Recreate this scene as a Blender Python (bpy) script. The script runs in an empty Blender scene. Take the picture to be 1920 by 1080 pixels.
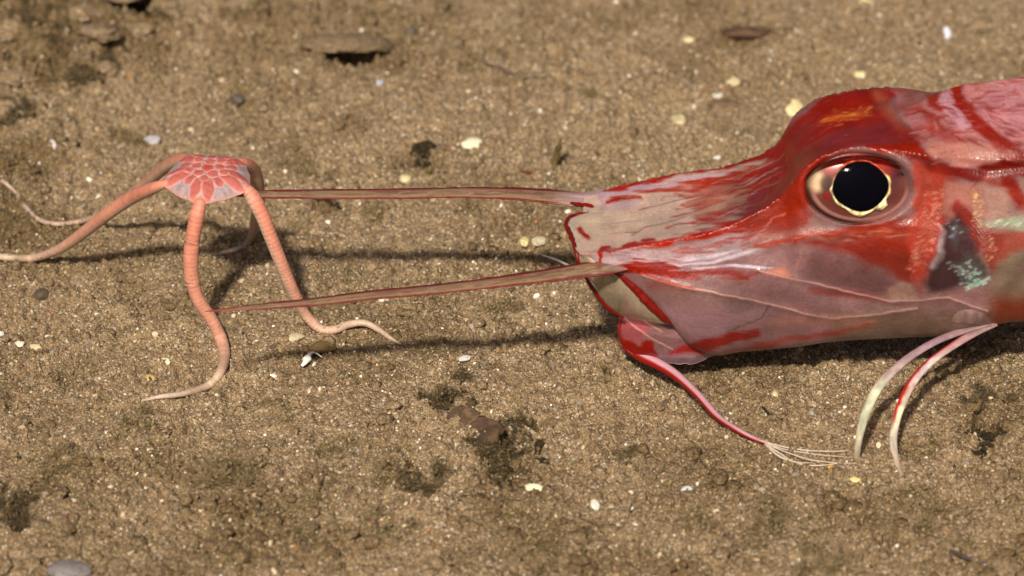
import bpy, math
import numpy as np
from mathutils import Vector

# ---------------------------------------------------------------- camera, world, sun
PITCH = math.radians(25.0)
U = 0.00015                     # metres per photo pixel at the fish's middle plane
DIST = 1.6
SINP, COSP = math.sin(PITCH), math.cos(PITCH)
TARGET = np.array([0.0, 0.0, 160 / COSP * U])
FWD = np.array([0.0, COSP, -SINP]); RIGHT = np.array([1.0, 0, 0]); UP = np.array([0.0, SINP, COSP])
CAMPOS = TARGET - DIST * FWD

scn = bpy.context.scene
COL = scn.collection
cam_d = bpy.data.cameras.new("camera")
cam = bpy.data.objects.new("camera", cam_d)
COL.objects.link(cam)
cam.location = CAMPOS
cam.rotation_euler = (math.pi / 2 - PITCH, 0, 0)
cam_d.sensor_width = 36
cam_d.lens = 36 * DIST / (1920 * U)
cam_d.clip_start = 0.05
cam_d.clip_end = 100
cam_d.dof.use_dof = True
cam_d.dof.focus_distance = DIST + 0.012
cam_d.dof.aperture_fstop = 17
scn.camera = cam

SUN_EL, SUN_AZ = math.radians(39.5), math.radians(189)   # azimuth from +Y clockwise: camera side, a little left
world = bpy.data.worlds.new("World")
scn.world = world
world.use_nodes = True
wn = world.node_tree
sky = wn.nodes.new("ShaderNodeTexSky")
sky.sky_type = 'NISHITA'
sky.sun_disc = False
sky.air_density = 0.5
sky.dust_density = 5.0
sky.ozone_density = 0.0
sky.sun_elevation = SUN_EL
sky.sun_rotation = SUN_AZ
bg = wn.nodes["Background"]
bg.inputs[1].default_value = 0.058
wn.links.new(sky.outputs[0], bg.inputs[0])
sun_d = bpy.data.lights.new("sun", 'SUN')
sun_d.energy = 5.0
sun_d.angle = math.radians(3.0)
sun_d.color = (1.0, 0.93, 0.80)
sun = bpy.data.objects.new("sun", sun_d)
COL.objects.link(sun)
sdir = Vector((math.sin(SUN_AZ) * math.cos(SUN_EL), math.cos(SUN_AZ) * math.cos(SUN_EL), math.sin(SUN_EL)))
sun.rotation_euler = sdir.to_track_quat('Z', 'Y').to_euler()
scn.view_settings.view_transform = 'Standard'
scn.view_settings.look = 'None'
scn.view_settings.exposure = 0.0
scn.cycles.max_bounces = 8
scn.cycles.transparent_max_bounces = 12

rng = np.random.default_rng(7)

# ---------------------------------------------------------------- maths helpers
def ray(px, py):
    px = np.asarray(px, float)[..., None]; py = np.asarray(py, float)[..., None]
    return FWD + RIGHT * (px - 960) * U / DIST + UP * (540 - py) * U / DIST
def at(px, py, Y):
    """point seen at photo pixel px,py on the vertical plane Y (in pixel units)"""
    d = ray(px, py); Y = np.asarray(Y, float) * U
    t = (Y - CAMPOS[1]) / d[..., 1]
    return CAMPOS + d * t[..., None]
def on_ground(px, py, z=0.0):
    d = ray(px, py)
    t = (np.asarray(z) - CAMPOS[2]) / d[..., 2]
    return CAMPOS + d * t[..., None]
def project(P):
    v = P - CAMPOS
    w = v @ FWD
    return 960 + (v @ RIGHT) / w * DIST / U, 540 - (v @ UP) / w * DIST / U

def _hash(ix, iy, iz, seed):
    h = (ix.astype(np.int64) * 374761393 + iy.astype(np.int64) * 668265263 + iz.astype(np.int64) * 2147483647 + seed * 974634777) & 0xFFFFFFFF
    h = ((h ^ (h >> 13)) * 1274126177) & 0xFFFFFFFF
    h = ((h ^ (h >> 16)) * 2246822519) & 0xFFFFFFFF
    return ((h ^ (h >> 15)) & 0xFFFFFF) / float(0xFFFFFF)
def noise2(x, y, seed=0):
    x = np.asarray(x, float); y = np.asarray(y, float)
    ix = np.floor(x); iy = np.floor(y); fx = x - ix; fy = y - iy
    fx = fx * fx * fx * (fx * (fx * 6 - 15) + 10); fy = fy * fy * fy * (fy * (fy * 6 - 15) + 10)
    z = np.zeros_like(ix)
    a = _hash(ix, iy, z, seed); b = _hash(ix + 1, iy, z, seed); c = _hash(ix, iy + 1, z, seed); d = _hash(ix + 1, iy + 1, z, seed)
    return (a + (b - a) * fx) * (1 - fy) + (c + (d - c) * fx) * fy - 0.5
def fbm2(x, y, octv=4, seed=0, gain=0.5):
    s = 0; a = 1; f = 1
    for k in range(octv):
        s = s + a * noise2(x * f + 17.3 * k, y * f - 9.1 * k, seed + k); a *= gain; f *= 2.03
    return s
def noise3(P, scale, seed=0):
    x, y, z = (P * scale).T
    return (noise2(x + z * 0.7, y - z * 0.6, seed) + noise2(y + x * 0.5, z + 3.1, seed + 5) + noise2(z - x * .4, x + 5.7, seed + 9)) / 1.6
def sstep(a, b, x):
    t = np.clip((x - a) / (b - a), 0, 1)
    return t * t * (3 - 2 * t)
def cr(xk, yk, x):
    """smooth monotone-ish cubic interpolation"""
    xk = np.asarray(xk, float); yk = np.asarray(yk, float)
    h = np.diff(xk); d = np.diff(yk) / h
    m = np.empty_like(yk); m[0] = d[0]; m[-1] = d[-1]
    for i in range(1, len(yk) - 1):
        m[i] = 0 if d[i - 1] * d[i] <= 0 else 2 * d[i - 1] * d[i] / (d[i - 1] + d[i])
    x = np.clip(x, xk[0], xk[-1])
    i = np.clip(np.searchsorted(xk, x) - 1, 0, len(h) - 1)
    t = (x - xk[i]) / h[i]
    return ((2 * t**3 - 3 * t**2 + 1) * yk[i] + (t**3 - 2 * t**2 + t) * h[i] * m[i] + (-2 * t**3 + 3 * t**2) * yk[i + 1] + (t**3 - t**2) * h[i] * m[i + 1])
def smooth_path(pts, n):
    pts = np.asarray(pts, float)
    s = np.r_[0, np.cumsum(np.linalg.norm(np.diff(pts, axis=0), axis=1))]
    q = np.vstack([2 * pts[0] - pts[1], pts, 2 * pts[-1] - pts[-2]])
    t = np.linspace(0, s[-1], n)
    i = np.clip(np.searchsorted(s, t) - 1, 0, len(pts) - 2)
    f = ((t - s[i]) / (s[i + 1] - s[i]))[:, None]
    p0, p1, p2, p3 = q[i], q[i + 1], q[i + 2], q[i + 3]
    return 0.5 * (2 * p1 + (p2 - p0) * f + (2 * p0 - 5 * p1 + 4 * p2 - p3) * f**2 + (3 * p1 - p0 - 3 * p2 + p3) * f**3), t / s[-1]
def lin(c, k=1.0):
    c = np.asarray(c, float) / 255
    return np.where(c <= 0.04045, c / 12.92, ((c + 0.055) / 1.055) ** 2.4) * k

# ---------------------------------------------------------------- mesh helpers
def mesh_np(name, V, F, mat=None, parent=None, col=None, attrs=None, smooth=True):
    """V (n,3) in world metres; F list of arrays, each (m,k)"""
    me = bpy.data.meshes.new(name)
    if isinstance(F, np.ndarray): F = [F]
    F = [np.asarray(f, np.int32) for f in F if len(f)]
    me.vertices.add(len(V))
    me.vertices.foreach_set("co", np.ascontiguousarray(V, np.float32).ravel())
    loops = np.concatenate([f.ravel() for f in F])
    tot = np.concatenate([np.full(len(f), f.shape[1], np.int32) for f in F])
    start = np.r_[0, np.cumsum(tot)[:-1]].astype(np.int32)
    me.loops.add(len(loops)); me.loops.foreach_set("vertex_index", loops)
    me.polygons.add(len(tot)); me.polygons.foreach_set("loop_start", start); me.polygons.foreach_set("loop_total", tot)
    me.update(calc_edges=True)
    me.polygons.foreach_set("use_smooth", np.full(len(tot), smooth, bool))
    if col is not None:
        a = me.attributes.new("Col", 'FLOAT_COLOR', 'POINT')
        c = np.ones((len(V), 4), np.float32); c[:, :3] = col
        a.data.foreach_set("color", c.ravel())
    for k, v in (attrs or {}).items():
        a = me.attributes.new(k, 'FLOAT', 'POINT'); a.data.foreach_set("value", np.ascontiguousarray(v, np.float32))
    me.validate()
    o = bpy.data.objects.new(name, me)
    COL.objects.link(o)
    if mat: me.materials.append(mat)
    if parent is not None:
        o.parent = parent
        o.matrix_parent_inverse.identity()
        off = Vector(parent_offset(parent))
        me.transform(__import__('mathutils').Matrix.Translation(-off))
    return o
def parent_offset(o):
    p = Vector((0, 0, 0))
    while o is not None:
        p += o.location; o = o.parent
    return p
def empty(name, loc, label, cat, group=None):
    o = bpy.data.objects.new(name, None); COL.objects.link(o)
    o.location = loc; o.empty_display_size = 0.01
    o["label"] = label; o["category"] = cat
    if group: o["group"] = group
    return o
def tag(o, label, cat, group=None):
    o["label"] = label; o["category"] = cat
    if group: o["group"] = group
    return o
def recenter(o):
    me = o.data
    n = len(me.vertices); c = np.empty(n * 3, np.float32); me.vertices.foreach_get("co", c); c = c.reshape(-1, 3)
    b = np.array([c[:, 0].mean(), c[:, 1].mean(), c[:, 2].min()])
    me.transform(__import__('mathutils').Matrix.Translation(Vector(-b))); o.location = Vector(b)
    return o
def grid_faces(n, m, wrap=False, off=0):
    i = np.arange(n - 1)[:, None]; j = np.arange(m if wrap else m - 1)[None, :]
    a = i * m + j; b = i * m + (j + 1) % m
    return (np.stack([a, b, b + m, a + m], -1).reshape(-1, 4) + off)
def sweep(pts, ra, rb, nseg=16, n=None):
    """elliptical tube along world points: ra sideways, rb up. returns V, F, s(along), ang, centre"""
    n = n or len(pts) * 8
    P, s = smooth_path(pts, n)
    k = np.linspace(0, 1, len(ra)); A = np.interp(s, k, ra); B = np.interp(s, k, rb)
    T = np.gradient(P, axis=0); T /= np.linalg.norm(T, axis=1)[:, None] + 1e-12
    ref = np.array([0, 0.0, 1.0])
    S = np.cross(T, ref); ln = np.linalg.norm(S, axis=1)
    side = S / (ln[:, None] + 1e-9)
    bad = ln < 0.15
    if bad.any():
        side[bad] = np.array([1.0, 0, 0])
    for i in range(1, n):                       # keep the frame from flipping
        if side[i] @ side[i - 1] < 0: side[i] = -side[i]
    upv = np.cross(side, T)
    ang = np.linspace(0, 2 * np.pi, nseg, endpoint=False)
    V = P[:, None, :] + side[:, None, :] * (A[:, None] * np.cos(ang))[..., None] + upv[:, None, :] * (B[:, None] * np.sin(ang))[..., None]
    F = [grid_faces(n, nseg, True), np.arange(nseg)[None, ::-1], (np.arange(nseg) + (n - 1) * nseg)[None]]
    return V.reshape(-1, 3), F, np.repeat(s, nseg), np.tile(ang, n), np.repeat(P, nseg, 0)
_t = (1 + 5 ** .5) / 2
ICO_V = np.array([(-1, _t, 0), (1, _t, 0), (-1, -_t, 0), (1, -_t, 0), (0, -1, _t), (0, 1, _t), (0, -1, -_t), (0, 1, -_t), (_t, 0, -1), (_t, 0, 1), (-_t, 0, -1), (-_t, 0, 1)]) / math.sqrt(1 + _t * _t)
ICO_F = np.array([(0, 11, 5), (0, 5, 1), (0, 1, 7), (0, 7, 10), (0, 10, 11), (1, 5, 9), (5, 11, 4), (11, 10, 2), (10, 7, 6), (7, 1, 8), (3, 9, 4), (3, 4, 2), (3, 2, 6), (3, 6, 8), (3, 8, 9), (4, 9, 5), (2, 4, 11), (6, 2, 10), (8, 6, 7), (9, 8, 1)])
def icosphere(sub):
    V = [tuple(v) for v in ICO_V]; F = [tuple(f) for f in ICO_F]
    for _ in range(sub):
        mid = {}; nf = []
        def m(a, b):
            k = (min(a, b), max(a, b))
            if k not in mid:
                p = (np.array(V[a]) + np.array(V[b])) / 2; p /= np.linalg.norm(p); V.append(tuple(p)); mid[k] = len(V) - 1
            return mid[k]
        for a, b, c in F:
            ab, bc, ca = m(a, b), m(b, c), m(c, a)
            nf += [(a, ab, ca), (b, bc, ab), (c, ca, bc), (ab, bc, ca)]
        F = nf
    return np.array(V), np.array(F)
ICO = {k: icosphere(k) for k in (1, 2, 3, 4)}
def rand_rot(n, r=rng):
    q = r.normal(size=(n, 4)); q /= np.linalg.norm(q, axis=1)[:, None]
    w, x, y, z = q.T
    return np.stack([np.stack([1 - 2 * (y*y + z*z), 2 * (x*y - z*w), 2 * (x*z + y*w)], -1), np.stack([2 * (x*y + z*w), 1 - 2 * (x*x + z*z), 2 * (y*z - x*w)], -1), np.stack([2 * (x*z - y*w), 2 * (y*z + x*w), 1 - 2 * (x*x + y*y)], -1)], 1)

# ---------------------------------------------------------------- materials
def new_mat(name):
    m = bpy.data.materials.new(name); m.use_nodes = True
    return m, m.node_tree.nodes, m.node_tree.links, m.node_tree.nodes["Principled BSDF"]
def mat_attr(name, rough=0.5, sss=0.0, spec=0.5, coat=0.0, bump=None, met=False, alpha=None, mottle=0.0, rad=0.003, granules=None):
    m, N, L, b = new_mat(name)
    a = N.new("ShaderNodeAttribute"); a.attribute_name = "Col"
    src = a.outputs["Color"]
    tc = N.new("ShaderNodeTexCoord")
    if mottle:
        nz = N.new("ShaderNodeTexNoise"); nz.inputs["Scale"].default_value = 1400; nz.inputs["Detail"].default_value = 4
        L.new(tc.outputs["Object"], nz.inputs["Vector"])
        mr = N.new("ShaderNodeMapRange"); mr.inputs[1].default_value = .3; mr.inputs[2].default_value = .7; mr.inputs[3].default_value = 1 - mottle; mr.inputs[4].default_value = 1 + mottle
        L.new(nz.outputs[0], mr.inputs[0])
        mx = N.new("ShaderNodeVectorMath"); mx.operation = 'SCALE'; L.new(src, mx.inputs[0]); L.new(mr.outputs[0], mx.inputs["Scale"])
        src = mx.outputs[0]
    L.new(src, b.inputs["Base Color"])
    b.inputs["Roughness"].default_value = rough
    b.inputs["Specular IOR Level"].default_value = spec
    if sss:
        b.inputs["Subsurface Weight"].default_value = sss
        b.inputs["Subsurface Radius"].default_value = (1, .35, .25)
        b.inputs["Subsurface Scale"].default_value = rad
    if coat:
        b.inputs["Coat Weight"].default_value = coat; b.inputs["Coat Roughness"].default_value = 0.13
    if met:
        a2 = N.new("ShaderNodeAttribute"); a2.attribute_name = "met"
        L.new(a2.outputs["Fac"], b.inputs["Metallic"])
    if alpha is not None:
        if isinstance(alpha, str):
            a3 = N.new("ShaderNodeAttribute"); a3.attribute_name = alpha; L.new(a3.outputs["Fac"], b.inputs["Alpha"])
        else: b.inputs["Alpha"].default_value = alpha
    if bump:
        nz = N.new("ShaderNodeTexNoise"); nz.inputs["Scale"].default_value = bump[0]; nz.inputs["Detail"].default_value = 5
        L.new(tc.outputs["Object"], nz.inputs["Vector"])
        bp = N.new("ShaderNodeBump"); bp.inputs["Strength"].default_value = bump[1]; bp.inputs["Distance"].default_value = bump[2]
        L.new(nz.outputs[0], bp.inputs["Height"]); L.new(bp.outputs[0], b.inputs["Normal"])
    if granules:
        vo = N.new("ShaderNodeTexVoronoi"); vo.inputs["Scale"].default_value = granules[0]
        L.new(tc.outputs["Object"], vo.inputs["Vector"])
        b2 = N.new("ShaderNodeBump"); b2.invert = True; b2.inputs["Strength"].default_value = granules[1]; b2.inputs["Distance"].default_value = .0003
        L.new(vo.outputs["Distance"], b2.inputs["Height"])
        if b.inputs["Normal"].links: L.new(b.inputs["Normal"].links[0].from_socket, b2.inputs["Normal"])
        L.new(b2.outputs[0], b.inputs["Normal"])
    return m
M_skin = mat_attr("fish_skin", rough=.36, sss=.34, spec=.22, coat=.22, bump=(1500, .16, .0003), met=True, mottle=.12, rad=.005, granules=(1900, .22))
M_horn = mat_attr("horn_bone", rough=.48, sss=.1, spec=.3, coat=.03, bump=(1500, .2, .0002), mottle=.08)
M_membrane = mat_attr("membrane", rough=.25, sss=.1, coat=.2, alpha="alpha")
M_star = mat_attr("star_skin", rough=.55, sss=.18, bump=(2600, .4, .0002), mottle=.10, rad=.002, granules=(2600, .25))
M_debris = mat_attr("debris", rough=.75, spec=.3, bump=(1800, .5, .0003), mottle=.22)
M_shell = mat_attr("shell", rough=.45, spec=.5, bump=(1500, .3, .0003), mottle=.14)
M_fluff = mat_attr("detritus_fluff", rough=.95, spec=.1)
M_grain = mat_attr("sand_grain", rough=.6, spec=.4)
def simple(name, col, rough, metal=0.0, spec=.5):
    m, N, L, b = new_mat(name)
    b.inputs["Base Color"].default_value = (*col, 1); b.inputs["Roughness"].default_value = rough; b.inputs["Metallic"].default_value = metal
    b.inputs["Specular IOR Level"].default_value = spec
    return m
M_pupil = simple("pupil_black", (.002, .002, .004), .4, spec=.0)
M_iris = mat_attr("iris", rough=.22, met=True, bump=(2200, .8, .0005), mottle=.3)
M_eyeball = mat_attr("eyeball", rough=.2, sss=.1, coat=.3, mottle=.12)
def cornea_mat():
    m = bpy.data.materials.new("cornea"); m.use_nodes = True
    N, L = m.node_tree.nodes, m.node_tree.links
    N.remove(N["Principled BSDF"])
    tr = N.new("ShaderNodeBsdfTransparent"); tr.inputs[0].default_value = (.97, .93, .92, 1)
    gl = N.new("ShaderNodeBsdfGlossy"); gl.inputs["Roughness"].default_value = .06
    fr = N.new("ShaderNodeFresnel"); fr.inputs[0].default_value = 1.09
    mx = N.new("ShaderNodeMixShader"); L.new(fr.outputs[0], mx.inputs[0]); L.new(tr.outputs[0], mx.inputs[1]); L.new(gl.outputs[0], mx.inputs[2])
    L.new(mx.outputs[0], N["Material Output"].inputs[0])
    return m
M_cornea = cornea_mat()

# ---------------------------------------------------------------- seabed
# burrows and hollows: photo px, py, half-width, half-depth (px on the ground), depth
PITS = [(655, 102, 66, 66, 70), (792, 298, 42, 46, 60), (1852, 796, 42, 52, 70), (968, 834, 40, 60, 80), (1400, 78, 44, 34, 22),
        (240, 24, 60, 90, 120), (190, 98, 44, 60, 100), (20, 30, 40, 60, 30), (100, 160, 40, 50, 26), (455, 20, 40, 60, 16), (60, 310, 50, 80, 16), (590, 668, 30, 40, 16), (945, 885, 40, 40, 16),
        (40, 420, 60, 80, 14), (880, 390, 14, 30, 10), (610, 380, 34, 30, 16), (1810, 655, 30, 40, 10), (1700, 840, 26, 30, 10)]
_pg = [(on_ground(a, b), rx, ry, dp) for a, b, rx, ry, dp in PITS]
MOUND = [(on_ground(90, 60), 230, 420, 62), (on_ground(520, 30), 160, 260, 18), (on_ground(840, 800), 60, 90, 14), (on_ground(960, 120), 330, 260, 12),
         (on_ground(-40, 330), 150, 260, 18), (on_ground(950, 880), 60, 60, 12), (on_ground(400, 980), 200, 240, 10), (on_ground(1500, 1010), 300, 160, 10)]
def ground_h(x, y, fine=True):
    X, Y = x / U, y / U                              # pixel units
    h = 13 * fbm2(X / 300, Y / 420, 3, 1) + 7 * fbm2(X / 70, Y / 80, 3, 11)
    rough = 1.35 + 1.3 * sstep(0.05, .4, noise2(X / 160, Y / 200, 21) + .25) + .8 * sstep(-350, -1000, Y)
    for (c, rx, ry, a) in MOUND:
        g = np.exp(-(((x - c[0]) / (rx * U)) ** 2 + ((y - c[1]) / (ry * U)) ** 2))
        h = h + a * g; rough = rough + 3.2 * g * (a > 17)
    for (c, rx, ry, d) in _pg:
        wx = X + 34 * fbm2(X / 30, Y / 30, 3, 31); wy = Y + 50 * fbm2(X / 30, Y / 34, 3, 35)
        e = ((wx - c[0] / U) / rx) ** 2 + ((wy - c[1] / U) / ry) ** 2
        h = h - d * (1 - sstep(.25, 1.15, e))
    if fine:
        n0 = noise2(X / 44, Y / 52, 44)
        h = h + rough * 7.5 * (.3 - np.abs(n0) * 1.7)
        n1 = noise2(X / 26, Y / 30, 45); n2 = noise2(X / 13, Y / 14, 46)
        h = h + rough * (6.0 * (.3 - np.abs(n1) * 1.7) - 14 * np.clip(n2 - .16, 0, 1) * (n1 < .12) + 3.2 * fbm2(X / 17, Y / 19, 2, 41) + 2.2 * noise2(X / 7, Y / 7.5, 51) + 1.6 * noise2(X / 3.6, Y / 4.2, 61))
    return h * U
def zone(x, y):                                      # 0..1 : brown detritus here, plus shade painted into the pits
    X, Y = x / U, y / U
    z = fbm2(X / 220, Y / 300, 4, 71) * .9 + .10
    for (c, rx, ry, a) in MOUND[:2] + MOUND[4:6]:
        z = z + (.8 if a > 17 else .25) * np.exp(-(((x - c[0]) / (rx * U)) ** 2 + ((y - c[1]) / (ry * U)) ** 2))
    z = z + .22 * sstep(-100 * U, -600 * U, y) + .25 * sstep(-100 * U, -700 * U, y) * sstep(.05, -.10, x) 
    for (c, rx, ry, d) in _pg:
        z = z + .9 * np.exp(-(((X - c[0] / U) / (rx * 1.2)) ** 2 + ((Y - c[1] / U) / (ry * 1.2)) ** 2))
    return np.clip(z, 0, 1)
def axis(lo, hi, step, far, n):
    g = np.geomspace(step, far, n)
    return np.r_[(lo - np.cumsum(g))[::-1], np.arange(lo, hi, step), hi + np.cumsum(g)]
gx = axis(-.175, .175, .00034, .8, 40); gy = axis(-.165, .40, .00055, .8, 40)
GX, GY = np.meshgrid(gx, gy)
GZ = np.empty_like(GX)
for i in range(0, len(gy), 200):
    GZ[i:i + 200] = ground_h(GX[i:i + 200], GY[i:i + 200])
V = np.stack([GX, GY, GZ], -1).reshape(-1, 3)
zn = zone(V[:, 0], V[:, 1])
def ground_mat():
    m, N, L, b = new_mat("sand")
    tc = N.new("ShaderNodeTexCoord")
    def vor(scale):
        v = N.new("ShaderNodeTexVoronoi"); v.inputs["Scale"].default_value = scale; L.new(tc.outputs["Object"], v.inputs["Vector"]); return v
    def ramp(src, stops):
        r = N.new("ShaderNodeValToRGB"); e = r.color_ramp.elements
        while len(e) < len(stops): e.new(.5)
        for k, (p, c) in enumerate(stops): e[k].position = p; e[k].color = (*c, 1)
        L.new(src, r.inputs[0]); return r
    v1 = vor(1950); v2 = vor(3600)
    sep = N.new("ShaderNodeSeparateColor"); L.new(v1.outputs["Color"], sep.inputs[0])
    r1 = ramp(sep.outputs[0], [(0, (0.040, 0.025, 0.013)), (.14, (0.112, 0.072, 0.036)), (.4, (0.229, 0.148, 0.076)), (.7, (0.313, 0.211, 0.113)), (.9, (0.434, 0.317, 0.195)), (.991, (0.762, 0.697, 0.564))])
    sep2 = N.new("ShaderNodeSeparateColor"); L.new(v2.outputs["Color"], sep2.inputs[0])
    r2 = ramp(sep2.outputs[1], [(0, (0.057, 0.038, 0.022)), (.3, (0.177, 0.116, 0.059)), (.7, (0.298, 0.202, 0.106)), (1, (0.402, 0.294, 0.178))])
    mx = N.new("ShaderNodeMix"); mx.data_type = 'RGBA'; mx.inputs[0].default_value = .5
    L.new(r1.outputs[0], mx.inputs[6]); L.new(r2.outputs[0], mx.inputs[7])
    nz = N.new("ShaderNodeTexNoise"); nz.inputs["Scale"].default_value = 75; nz.inputs["Detail"].default_value = 6; L.new(tc.outputs["Object"], nz.inputs["Vector"])
    za = N.new("ShaderNodeAttribute"); za.attribute_name = "zone"
    ad = N.new("ShaderNodeMath"); ad.operation = 'MULTIPLY_ADD'; L.new(nz.outputs[0], ad.inputs[0]); ad.inputs[1].default_value = 1.3; L.new(za.outputs["Fac"], ad.inputs[2])
    mr = N.new("ShaderNodeMapRange"); mr.inputs[1].default_value = .75; mr.inputs[2].default_value = 1.5; L.new(ad.outputs[0], mr.inputs[0])
    mx2 = N.new("ShaderNodeMix"); mx2.data_type = 'RGBA'; mx2.blend_type = 'MULTIPLY'
    sc = N.new("ShaderNodeMath"); sc.operation = 'MULTIPLY'; sc.inputs[1].default_value = .95; L.new(mr.outputs[0], sc.inputs[0])
    L.new(sc.outputs[0], mx2.inputs[0]); L.new(mx.outputs[2], mx2.inputs[6]); mx2.inputs[7].default_value = (.52, .47, .36, 1)
    L.new(mx2.outputs[2], b.inputs["Base Color"])
    b.inputs["Roughness"].default_value = .75; b.inputs["Specular IOR Level"].default_value = .3
    bp = N.new("ShaderNodeBump"); bp.inputs["Strength"].default_value = .8; bp.inputs["Distance"].default_value = .0005; bp.invert = True
    L.new(v1.outputs["Distance"], bp.inputs["Height"]); L.new(bp.outputs[0], b.inputs["Normal"])
    return m
M_sand = ground_mat()
seabed = mesh_np("seabed", V, grid_faces(len(gy), len(gx)), M_sand, attrs={"zone": zn})
seabed["kind"] = "structure"
_exact_h = ground_h
def ground_h(x, y, fine=True):                       # read the finished sheet instead of summing the noise again
    if not fine: return _exact_h(x, y, False)
    x = np.asarray(x, float); y = np.asarray(y, float)
    i = np.clip(np.searchsorted(gx, x) - 1, 0, len(gx) - 2); j = np.clip(np.searchsorted(gy, y) - 1, 0, len(gy) - 2)
    fx = np.clip((x - gx[i]) / (gx[i + 1] - gx[i]), 0, 1); fy = np.clip((y - gy[j]) / (gy[j + 1] - gy[j]), 0, 1)
    return (GZ[j, i] * (1 - fx) + GZ[j, i + 1] * fx) * (1 - fy) + (GZ[j + 1, i] * (1 - fx) + GZ[j + 1, i + 1] * fx) * fy
del GX, GY, V

# loose sand grains
def scatter(n, ymin=-.16, ymax=.34):
    y = ymin + (ymax - ymin) * rng.random(n); w = .148 * (1 + (y + .0) / 1.6) + .012
    return (rng.random(n) * 2 - 1) * w, y
def grains(name, n, smin, smax, pal, wts, seed=0, dense=None):
    x, y = scatter(n)
    if dense is not None:
        k = rng.random(n) < dense(x, y); x, y = x[k], y[k]
    n = len(x)
    s = (smin * (smax / smin) ** (rng.random(n) ** 1.8)) * U
    z = ground_h(x, y) + s * .25
    R = rand_rot(n); sc = np.stack([s * (.8 + .6 * rng.random(n)), s * (.7 + .5 * rng.random(n)), s * (.45 + .4 * rng.random(n))], -1)
    base = ICO_V[None] * (1 + .35 * (rng.random((n, 12, 1)) - .5)) * sc[:, None, :]
    V = np.einsum('nij,nkj->nki', R, base) + np.stack([x, y, z], -1)[:, None, :]
    F = (ICO_F[None] + 12 * np.arange(n)[:, None, None]).reshape(-1, 3)
    pal = np.array(pal); c = pal[rng.choice(len(pal), n, p=np.array(wts) / sum(wts))] * (.75 + .5 * rng.random((n, 1)))
    o = mesh_np(name, V.reshape(-1, 3), F, M_grain, col=np.repeat(c, 12, 0), smooth=False)
    o["kind"] = "stuff"
    return o
PAL = [(0.288, 0.187, 0.100), (0.206, 0.130, 0.068), (0.371, 0.261, 0.147), (0.088, 0.055, 0.031), (0.536, 0.426, 0.293), (0.309, 0.145, 0.056), (0.762, 0.707, 0.598), (0.247, 0.208, 0.180)]
grains("sand_grains", 120000, .9, 3.4, PAL, [28, 24, 22, 13, 10, 3, 2.6, 2.5])
grains("coarse_grains", 2600, 3.6, 7, PAL, [20, 20, 20, 16, 12, 4, 5, 7])

# crumbly clods of sediment, half sunk
def clods(n):
    x, y = scatter(n)
    k = rng.random(n) < np.clip(.08 + .6 * zone(x, y) + .3 * sstep(-150 * U, -900 * U, y) + .2 * (noise2(x / U / 90, y / U / 110, 140) > .1), 0, 1)
    x, y = x[k], y[k]; n = len(x)
    BV, BF = ICO[1]
    s_ = (3.5 + 9.5 * rng.random(n) ** 2.6) * U * (1 + .35 * sstep(-200 * U, -1000 * U, y))
    sc = np.stack([s_ * (.8 + .7 * rng.random(n)), s_ * (.8 + .7 * rng.random(n)), s_ * (.5 + .5 * rng.random(n))], -1)
    nb = len(BV)
    V = np.einsum('nij,nkj->nki', rand_rot(n), BV[None] * (1 + .55 * (rng.random((n, nb, 1)) - .5)) ) * sc[:, None, :]
    V = V + np.stack([x, y, ground_h(x, y) + .15 * s_], -1)[:, None, :]
    F = (BF[None] + nb * np.arange(n)[:, None, None]).reshape(-1, 3)
    V = V.reshape(-1, 3)
    o = mesh_np("sediment_clods", V, F, M_sand, attrs={"zone": np.repeat(np.clip(zone(x, y) + .35 * rng.random(n) ** 2, 0, 1), nb)})
    o["kind"] = "stuff"
clods(10000)

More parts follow.
